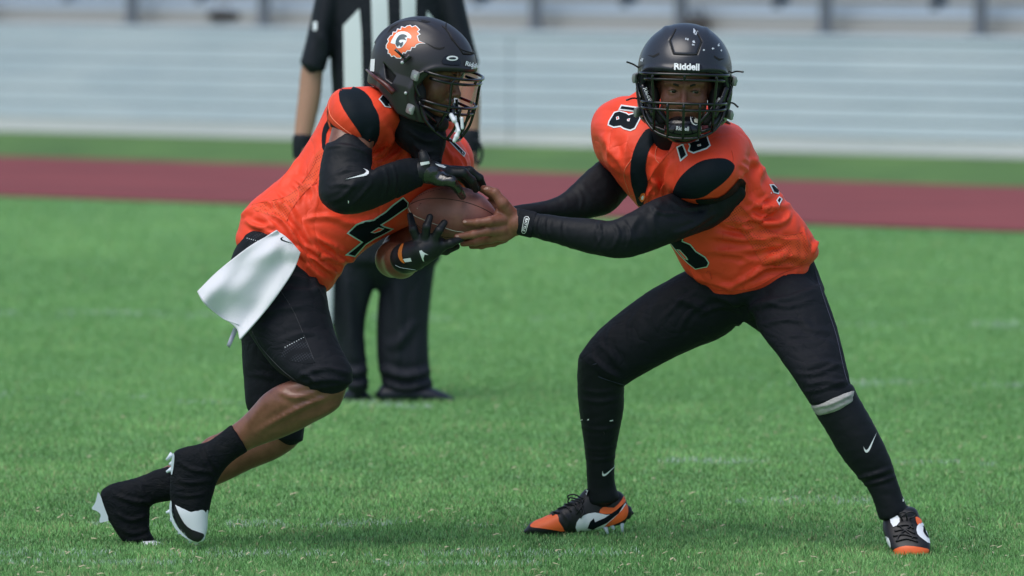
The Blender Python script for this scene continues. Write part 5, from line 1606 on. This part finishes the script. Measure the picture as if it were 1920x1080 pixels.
v = crumple(v, f, .0018, 16, (1, 1, 1), 15)
mesh_obj('boot_cover', v, f, M['spat'], rb)
tv = loft([(268, 1010, 272, 1030, 20.30, .040), (290, 1014, 292, 1030, 20.30, .040), (306, 1020, 306, 1030, 20.30, .030), (315, 1025, 315, 1030, 20.30, .018)], n=3, cap=.4)
v, f = nets(tv, .003)
b2 = mesh_obj('boot', v, f, M['shoe_white'], rb)
prism('sole', E5([(165, 500), (190, 535), (215, 620), (272, 770), (232, 776), (182, 790), (176, 762), (196, 712), (160, 680), (98, 658), (140, 610), (158, 530)]), 20.285, 20.335, M['stud'], b2)
# mark where the taped ankle shows a strip of skin is part of the body mesh

# helmet marks -------------------------------------------------------------------
E7 = lambda pts: crop(4.154, 680, 20, pts)
kw = dict(surf=p_hs, parent=p_helm, step=3)
gear = E7([(182, 268), (200, 240), (192, 225), (200, 215), (215, 195), (230, 190), (235, 165), (262, 165), (270, 140), (295, 145), (300, 122), (330, 130), (345, 118), (372, 112), (385, 125), (412, 115), (430, 130), (448, 150), (432, 165), (452, 185), (430, 200), (440, 235),
           (490, 258), (445, 258), (420, 270), (410, 290), (385, 290), (375, 315), (350, 315), (335, 335), (318, 330), (300, 375), (265, 372), (245, 355), (225, 362), (212, 340), (196, 335), (198, 310), (182, 295)])
decal('logo', [gear], material=M['white'], off=.0010, **kw)
decal('logo', [offset_poly(np.array(gear), -1.7)], material=M['logo_orange'], off=.0018, **kw)
decal('logo', [E7([(222, 255), (240, 215), (265, 180), (305, 165), (350, 172), (380, 200), (375, 222), (350, 215), (345, 240), (320, 275), (300, 292), (270, 292), (255, 262)])], material=M['white'], off=.0026, curve=2, **kw)
decal('logo', [E7([(268, 225), (290, 195), (325, 188), (350, 205), (330, 215), (345, 235), (318, 228), (290, 232), (285, 245), (262, 250)])], material=M['logo_grey'], off=.0034, curve=2, **kw)
decal('logo', [E7([(258, 255), (285, 245), (300, 255), (318, 245), (315, 270), (300, 288), (290, 270), (275, 285)])], material=M['logo_grey'], off=.0034, curve=2, **kw)
for P in ([(190, 180), (225, 125), (290, 98), (245, 130), (205, 165)], [(422, 72), (470, 72), (532, 88), (500, 94), (440, 86)], [(480, 245), (560, 285), (600, 290), (640, 280), (636, 294), (600, 306), (560, 298)]):
    decal('vent', [E7(P)], material=M['groove'], off=.0008, **kw)
seamp = [p_hs.hit(*q, 20.1, .0003)[0] for q in spline(E7([(650, 100), (652, 150), (700, 220), (765, 300), (865, 332)]), 5)]
v, f = tube_vf(seamp, .0020, 6); mesh_obj('panel_seam', v, f, M['groove'], p_helm)
decal('visor_clip', [E7([(622, 415), (628, 370), (655, 350), (710, 352), (745, 372), (756, 425)])], material=M['gloss_black'], off=.003, curve=2, **kw)
ov = np.array([(693 + 44 * math.cos(a), 373 + 19 * math.sin(a)) for a in np.linspace(0, 2 * math.pi, 20, endpoint=False)])
oi = np.array([(693 + 28 * math.cos(a), 373 + 8 * math.sin(a)) for a in np.linspace(0, 2 * math.pi, 16, endpoint=False)])
decal('visor_mark', [E7(ov)], material=M['white'], off=.0045, **kw)
decal('visor_mark', [E7(oi)], material=M['gloss_black'], off=.0055, **kw)
lettering('Riddell', *E7([(856, 425)])[0], 30, 9, -12, p_hs, M['white'], p_helm, Y=20.0, off=.004, bold=.03)
decal('back_label', [E7([(66, 378), (98, 376), (92, 475), (60, 470)])], material=M['white'], off=.0012, **kw)
v, f = tube_vf(spline([at(*p, 19.955) for p in E7([(305, 405), (345, 372), (370, 350), (300, 350)])[:3]], 4), .007, 8)
mesh_obj('strap_buckle', v, f, M['gloss_black'], p_helm)
v, f = tube_vf([at(*p, 19.945) for p in E7([(252, 300), (290, 335), (325, 368)])], .0042, 8)
mesh_obj('strap_end', v, f, M['gloss_black'], p_helm)
c = at(*E7([(308, 404)])[0], 19.95); v, f = nets_sphere(c, .0052, 8); mesh_obj('rivet', v, f, M['steel'], p_helm)
c = at(*E7([(335, 642)])[0], 19.965); v, f = nets_sphere(c, .0048, 8); mesh_obj('rivet', v, f, M['steel'], p_helm)
v, f = tube_vf(spline([at(*p) for p in [(687, 131, 20.12), (700, 142, 20.02), (722, 158, 19.98), (738, 174, 19.97)]], 5), np.linspace(.003, .009, 16), 8)
M['maroon'] = mat('dark_maroon', (0.07, 0.012, 0.012), 0.3)
mesh_obj('neck_strap', v, f, M['maroon'], p_helm)
# visor: curved clear sheet with real thickness
VV, VF = [], []
nx, nz = 26, 7
for layer in (0, 1):
    for j in range(nz):
        z = .000 - .074 * j / (nz - 1)
        A = arc(.108, .176 - layer * .0022, .090, z, z - .012, n=nx, pw=.8)
        A[:, 2] -= .13 * np.clip(A[:, 1] - .07, 0, 1)
        VV.extend(A)
L_ = nx * nz
for j in range(nz - 1):
    for i in range(nx - 1):
        a = j * nx + i
        VF.append((a, a + 1, a + nx + 1, a + nx)); VF.append((L_ + a, L_ + a + nx, L_ + a + nx + 1, L_ + a + 1))
mesh_obj('visor', pT(np.array(VV)), VF, M['visor'], p_helm)
# chin cup, straps and hanging mouthguard
cv, cf = nets(union([s_ell((0, .104, -.156), (.034, .024, .022)), s_ell((0, .100, -.142), (.028, .022, .012))], .01), .004)
mesh_obj('chin_cup', pT(cv), cf, M['rubber'], p_helm)
for s in (-1, 1):
    v, f = tube_vf(spline([(s * .030, .105, -.150), (s * .075, .095, -.13), (s * .118, .066, -.10)], 6), .0055, 6)
    mesh_obj('chin_strap', pT(v), f, M['gloss_black'], p_helm)
mg = union([px_chain([(846, 216, 19.97, 4.5), (852, 226, 19.96, 5)], .0), px_chain([(856, 232, 19.96, 3.4), (860, 246, 19.95, 3.2), (856, 256, 19.95, 4.4), (852, 264, 19.95, 3.6)], .004), px_chain([(866, 222, 19.95, 3), (867, 240, 19.95, 3)], .003)], .004)
v, f = nets(mg, .0022); mesh_obj('mouthguard', v, f, M['shoe_white'], p_helm)

# towel tucked into the waistband -----------------------------------------------
def towel():
    n, m = 60, 36
    top = spline([(519, 432), (540, 448), (563, 474)], 6); bot = spline([(370, 547), (385, 572), (412, 592), (442, 614), (450, 637)], 6)
    lef = spline([(519, 432), (462, 466), (410, 508), (370, 547)], 6); rig = spline([(563, 474), (548, 512), (502, 578), (450, 637)], 6)
    smp = lambda C, t: np.array([np.interp(t * (len(C) - 1), range(len(C)), C[:, k]) for k in (0, 1)])
    V = []
    for i in range(n):
        s = i / (n - 1)
        for j in range(m):
            t = j / (m - 1)
            P = (1 - s) * smp(top, t) + s * smp(bot, t) + (1 - t) * smp(lef, s) + t * smp(rig, s) - ((1 - s) * (1 - t) * top[0] + (1 - s) * t * top[-1] + s * (1 - t) * bot[0] + s * t * bot[-1])
            y = 20.035 - .085 * s * (1.25 - .35 * s) + .013 * math.sin(t * 8 + s * 2.6 + .6) * (0.3 + s) + .007 * math.sin(t * 15 - s * 5) * s + .005 * math.sin(s * 12 + t * 5) + .006 * mnoise.noise(Vector((s * 5, t * 4, 3)))
            V.append(at(P[0], P[1], y))
    F = [(i * m + j, i * m + j + 1, (i + 1) * m + j + 1, (i + 1) * m + j) for i in range(n - 1) for j in range(m - 1)]
    root = empty('towel', at(541, 452, 20.05))
    tag(root, 'white towel hanging from the waistband of the left player', 'towel')
    o = mesh_obj('cloth', V, F, M['towel'], root)
    md = o.modifiers.new('s', 'SOLIDIFY'); md.thickness = .005; md.offset = 0
    s_ = Surf((np.array(V), F))
    decal('tick', [swoosh(*D3([(640, 90)])[0], *D3([(722, 138)])[0], 1)], s_, M['number_black'], root, Y=20.05, off=-.0036 if s_.hit(540, 450, 20.05, 0)[1][1] > 0 else .0036, step=3)
    hem = [s_.hit(a, b, 20.0, 0)[0] + np.array((0, -.004, 0)) for a, b in spline([(374, 551), (390, 574), (415, 594), (444, 618)], 5)]
    v, f = tube_vf(hem, .0022, 6); mesh_obj('hem', v, f, M['towel'], root)
    V = []
    for k in range(8):
        t = k / 7
        for w in (-1, 1):
            V.append(at(442 - 14 * t + w * (4 - t), 616 + 34 * t + w * 2.5, 20.0 + .006 * math.sin(t * 6)))
    o = mesh_obj('care_label', V, [(2 * k, 2 * k + 1, 2 * k + 3, 2 * k + 2) for k in range(7)], M['label_grey'], root)
    md = o.modifiers.new('s', 'SOLIDIFY'); md.thickness = .001
M['towel'] = mat('white_terry', (0.66, 0.68, 0.72), 0.9, sheen=0.2)
bump_chain(M['towel'], [('noise', 350, 0.5, 0.002, (1, 1, 1)), ('noise', 15, 0.2, 0.01, (1, 1, 1))])
M['label_grey'] = mat('grey_label', (0.42, 0.42, 0.55), 0.4)
towel()

# ball trimmings that show between the fingers --------------------------------------
bleather = ball.children[0]
bleather.name = 'leather'
for pts in ([(160, 500), (200, 570), (300, 620), (420, 665), (560, 715), (700, 735)],):
    P = spline(C3(pts), 6)
    W = [ball_s.hit(a, b, 20.1, .0002)[0] for a, b in P]
    v, f = tube_vf(W, .0013, 5); mesh_obj('seam', v, f, M['lace'], ball)
P = spline(C3([(180, 460), (260, 410), (360, 370), (480, 345)]), 5)
for i in range(0, len(P) - 1):
    W = [ball_s.hit(*P[i], 20.1, .0002)[0], ball_s.hit(*(P[i] * .4 + P[i + 1] * .6), 20.1, .0002)[0]]
    v, f = tube_vf(W, .0011, 5); mesh_obj('stitch', v, f, M['seam'], ball)
decal('foil_print', [C3([(380, 650), (420, 655), (425, 690), (400, 720), (350, 735), (345, 700), (370, 690)])], ball_s, M['foil'], ball, Y=20.1, off=.0008, step=3)
decal('foil_print', [C3([(255, 700), (290, 695), (300, 725), (275, 735)])], ball_s, M['foil'], ball, Y=20.1, off=.0008, step=3)
M['nail'] = mat('fingernail', (0.42, 0.24, 0.19), 0.35)
hs_ = Surf(nets(q_hand, .0032))
for (cx, cy, a, w_, h_) in ((911, 353.5, -12, 4.2, 2.4), (871.5, 415.5, 2, 3.6, 2.3), (857.5, 443, 8, 3.6, 2.3)):
    r_ = math.radians(a)
    E = [(cx + w_ * math.cos(t) * math.cos(r_) - h_ * math.sin(t) * math.sin(r_), cy + w_ * math.cos(t) * math.sin(r_) + h_ * math.sin(t) * math.cos(r_)) for t in np.linspace(0, 2 * math.pi, 12, endpoint=False)]
    decal('fingernail', [E], hs_, M['nail'], qb, off=.0005, step=2)
# ------------------------------------------------------------ referee behind
RY = 26.35
ref = empty('person', at(745, 748, RY) * np.array((1, 1, 0)))
tag(ref, 'referee in black and white striped shirt and black trousers standing behind the left player', 'person')
M['ref_black'] = mat('referee_black', (0.010, 0.013, 0.020), 0.7, spec=0.25)
bump_chain(M['ref_black'], [('ridge', 6, 0.5, 0.02, (1, 1, 1))])
M['ref_trousers'] = mat('referee_trousers', (0.013, 0.016, 0.024), 0.7, spec=0.25)
bump_chain(M['ref_trousers'], [('ridge', 5, 0.6, 0.03, (1.4, 1, .6))])
r_torso = loft([(622, 345, 826, 345, RY, .13), (626, 250, 822, 250, RY, .135), (620, 120, 832, 120, RY, .15), (612, 0, 846, 0, RY, .15), (610, -70, 848, -70, RY, .13), (655, -105, 803, -105, RY, .09)], n=4, ex=2.3)
r_sl = loft([(604, -70, 660, -95, RY - .02, .08), (588, 10, 642, 0, RY - .03, .085), (575, 70, 626, 60, RY - .04, .082), (563, 116, 610, 131, RY - .05, .078)], n=4, cap=.15)
r_sr = loft([(800, -95, 856, -70, RY - .02, .08), (818, 0, 872, 10, RY - .03, .085), (834, 60, 886, 70, RY - .04, .082), (850, 131, 898, 116, RY - .05, .078)], n=4, cap=.15)
r_al = loft([(590, 20, 630, 10, RY - .04, .05), (566, 120, 607, 125, RY - .05, .048), (560, 175, 602, 180, RY - .06, .046), (554, 225, 592, 228, RY - .07, .040), (551, 262, 583, 262, RY - .08, .034)], n=4)
r_ar = loft([(830, 10, 870, 20, RY - .04, .05), (853, 125, 894, 120, RY - .05, .048), (858, 180, 900, 175, RY - .06, .046), (864, 228, 900, 225, RY - .07, .040), (868, 262, 898, 262, RY - .08, .034)], n=4)
def ref_hand(x, s):
    Y = RY - .09
    fs = [px_chain([(x, 262, Y, 15), (x, 290, Y, 15)], .01), px_chain([(x - s * 8, 285, Y - .02, 8), (x - s * 16, 300, Y - .03, 6.5), (x - s * 15, 316, Y - .03, 5.5)], .006)]
    for i in range(4):
        fs.append(px_chain([(x - 9 + i * 6, 300, Y, 6.5), (x - 10 + i * 6.5, 322, Y - .005, 5.5), (x - 9 + i * 6, 340 - abs(i - 1.4) * 4, Y - .02, 4.6)], .004))
    return union(fs, .008)
r_pants = union([
    loft([(618, 335, 830, 335, RY, .14), (612, 420, 832, 420, RY, .155), (614, 480, 826, 480, RY, .15)], n=3, ex=2.3, cap=.2),
    loft([(612, 440, 728, 440, RY, .13), (612, 515, 708, 515, RY, .115), (616, 576, 690, 576, RY, .10), (625, 620, 684, 620, RY, .092), (640, 680, 688, 680, RY, .085), (650, 730, 692, 728, RY, .085)], n=4, ex=2.2, cap=.1),
    loft([(722, 440, 830, 440, RY + .03, .13), (714, 520, 816, 500, RY + .03, .115), (708, 575, 808, 560, RY + .03, .105), (706, 625, 803, 625, RY + .03, .098), (708, 680, 806, 690, RY + .03, .095), (718, 730, 812, 726, RY + .03, .095)], n=4, ex=2.2, cap=.1)], .02)
r_head = union([px_ell(729, -175, RY - .02, 36, 52, .095, 0), px_ell(729, -150, RY - .04, 32, 40, .08, 0), px_chain([(729, -150, RY, 26), (729, -95, RY + .01, 28)], 0), px_chain([(729, -175, RY - .115, 4), (729, -160, RY - .13, 6)], 0),
                px_ell(692, -165, RY, 6, 14, .015, 0), px_ell(766, -165, RY, 6, 14, .015, 0)], .015)
_ru = union([grow(r_torso, -.02), grow(r_pants, -.03)], .02)
def r_core(p): return smax(_ru(p), .12 - p[:, 2], .01)
r_core.lo, r_core.hi = _ru.lo, _ru.hi
parts = [nets(r_core, .014), nets(r_al, .009), nets(r_ar, .009), nets(ref_hand(566, -1), .006), nets(ref_hand(882, 1), .006), nets(r_head, .008)]
bv, bf = [], []; k = 0
for v, f in parts:
    bv.append(v); bf.append(np.asarray(f) + k); k += len(v)
mesh_obj('body', np.concatenate(bv), np.concatenate(bf), M['skin_pale'], ref)
v, f = nets(union([r_torso, r_sl, r_sr], .015), .010)
v = folds(v, f, [([(600, 60), (612, 90), (606, 120)], 8, .006), ([(640, 250), (700, 300), (780, 300)], 10, .006)])
shirt = mesh_obj('shirt', v, f, M['ref_black'], ref)
rs_ = Surf((v, f))
for P in ([(644, 48), (674, 16), (678, 60), (680, 157), (683, 335), (652, 335), (646, 160)], [(694, -78), (724, -78), (729, 60), (732, 200), (731, 335), (702, 335), (701, 160), (697, 40)],
          [(750, -78), (780, -78), (779, 60), (778, 335), (750, 335), (752, 60)], [(800, 20), (822, 48), (818, 335), (792, 335), (797, 160)]):
    decal('stripe', [P], rs_, M['white_trim'], shirt, Y=RY, off=.003, step=10)
decal('sleeve_badge', [[(588, 42), (595, 40), (595, 56), (588, 58)]], rs_, M['white_trim'], shirt, Y=RY, off=.003, step=4)
v, f = nets(r_pants, .011)
v = folds(v, f, [([(640, 690), (665, 700), (690, 690)], 7, .012), ([(645, 715), (668, 722), (692, 712)], 6, .010), ([(710, 690), (760, 705), (808, 695)], 7, .014), ([(715, 715), (760, 728), (812, 715)], 6, .012),
                 ([(740, 500), (750, 600), (745, 690)], 10, .008), ([(650, 500), (655, 600), (664, 680)], 9, .008), ([(780, 600), (750, 640), (720, 650)], 8, .008)])
mesh_obj('trousers', v, f, M['ref_trousers'], ref)
M['patent'] = mat('polished_shoe', (0.012, 0.016, 0.026), 0.45, spec=0.3)
for P in ([(650, 732, 652, 757, RY, .03), (660, 724, 662, 758, RY, .05), (676, 724, 678, 758, RY, .05), (686, 734, 686, 757, RY, .03)], [(717, 722, 720, 756, RY, .05), (760, 718, 760, 757, RY, .055), (800, 724, 800, 757, RY, .055), (828, 734, 828, 757, RY, .05), (848, 744, 848, 757, RY, .028)]):
    v, f = nets(loft(P, n=4, cap=.4), .007); s_ = mesh_obj('shoe', v, f, M['patent'], ref)
for a in ([(549, 256, 586, 256, RY - .08, .042), (548, 275, 585, 275, RY - .08, .043), (549, 294, 584, 294, RY - .08, .042)], [(862, 248, 899, 246, RY - .08, .042), (863, 266, 900, 265, RY - .08, .043), (866, 284, 899, 283, RY - .08, .042)]):
    v, f = nets(loft(a, n=3, cap=.2), .007); mesh_obj('wristband', v, f, M['ref_black'], ref)
P = spline([at(a, b, RY - .14) for a, b in [(888, 262), (900, 270), (904, 290), (898, 306), (890, 300), (894, 284)]], 5)
v, f = tube_vf(P, .006, 7); mesh_obj('lanyard', v, f, M['ref_black'], ref)
v, f = nets(loft([(628, 334, 826, 334, RY, .142), (628, 350, 826, 350, RY, .142)], n=2, ex=2.3, cap=.1), .012); mesh_obj('belt', v, f, M['patent'], ref)
v, f = nets(px_ell(729, -205, RY - .03, 42, 26, .11, 0), .01); cap_ = mesh_obj('cap', v, f, M['ref_black'], ref)
v, f = nets(loft([(612, 470, 628, 468, RY - .10, .02), (608, 540, 626, 538, RY - .12, .022), (611, 606, 624, 606, RY - .12, .018)], n=4), .006)
t_ = mesh_obj('towel', v, f, M['towel'], None)
tag(t_, 'white cloth hanging at the referee hip beside the black shorts', 'towel')
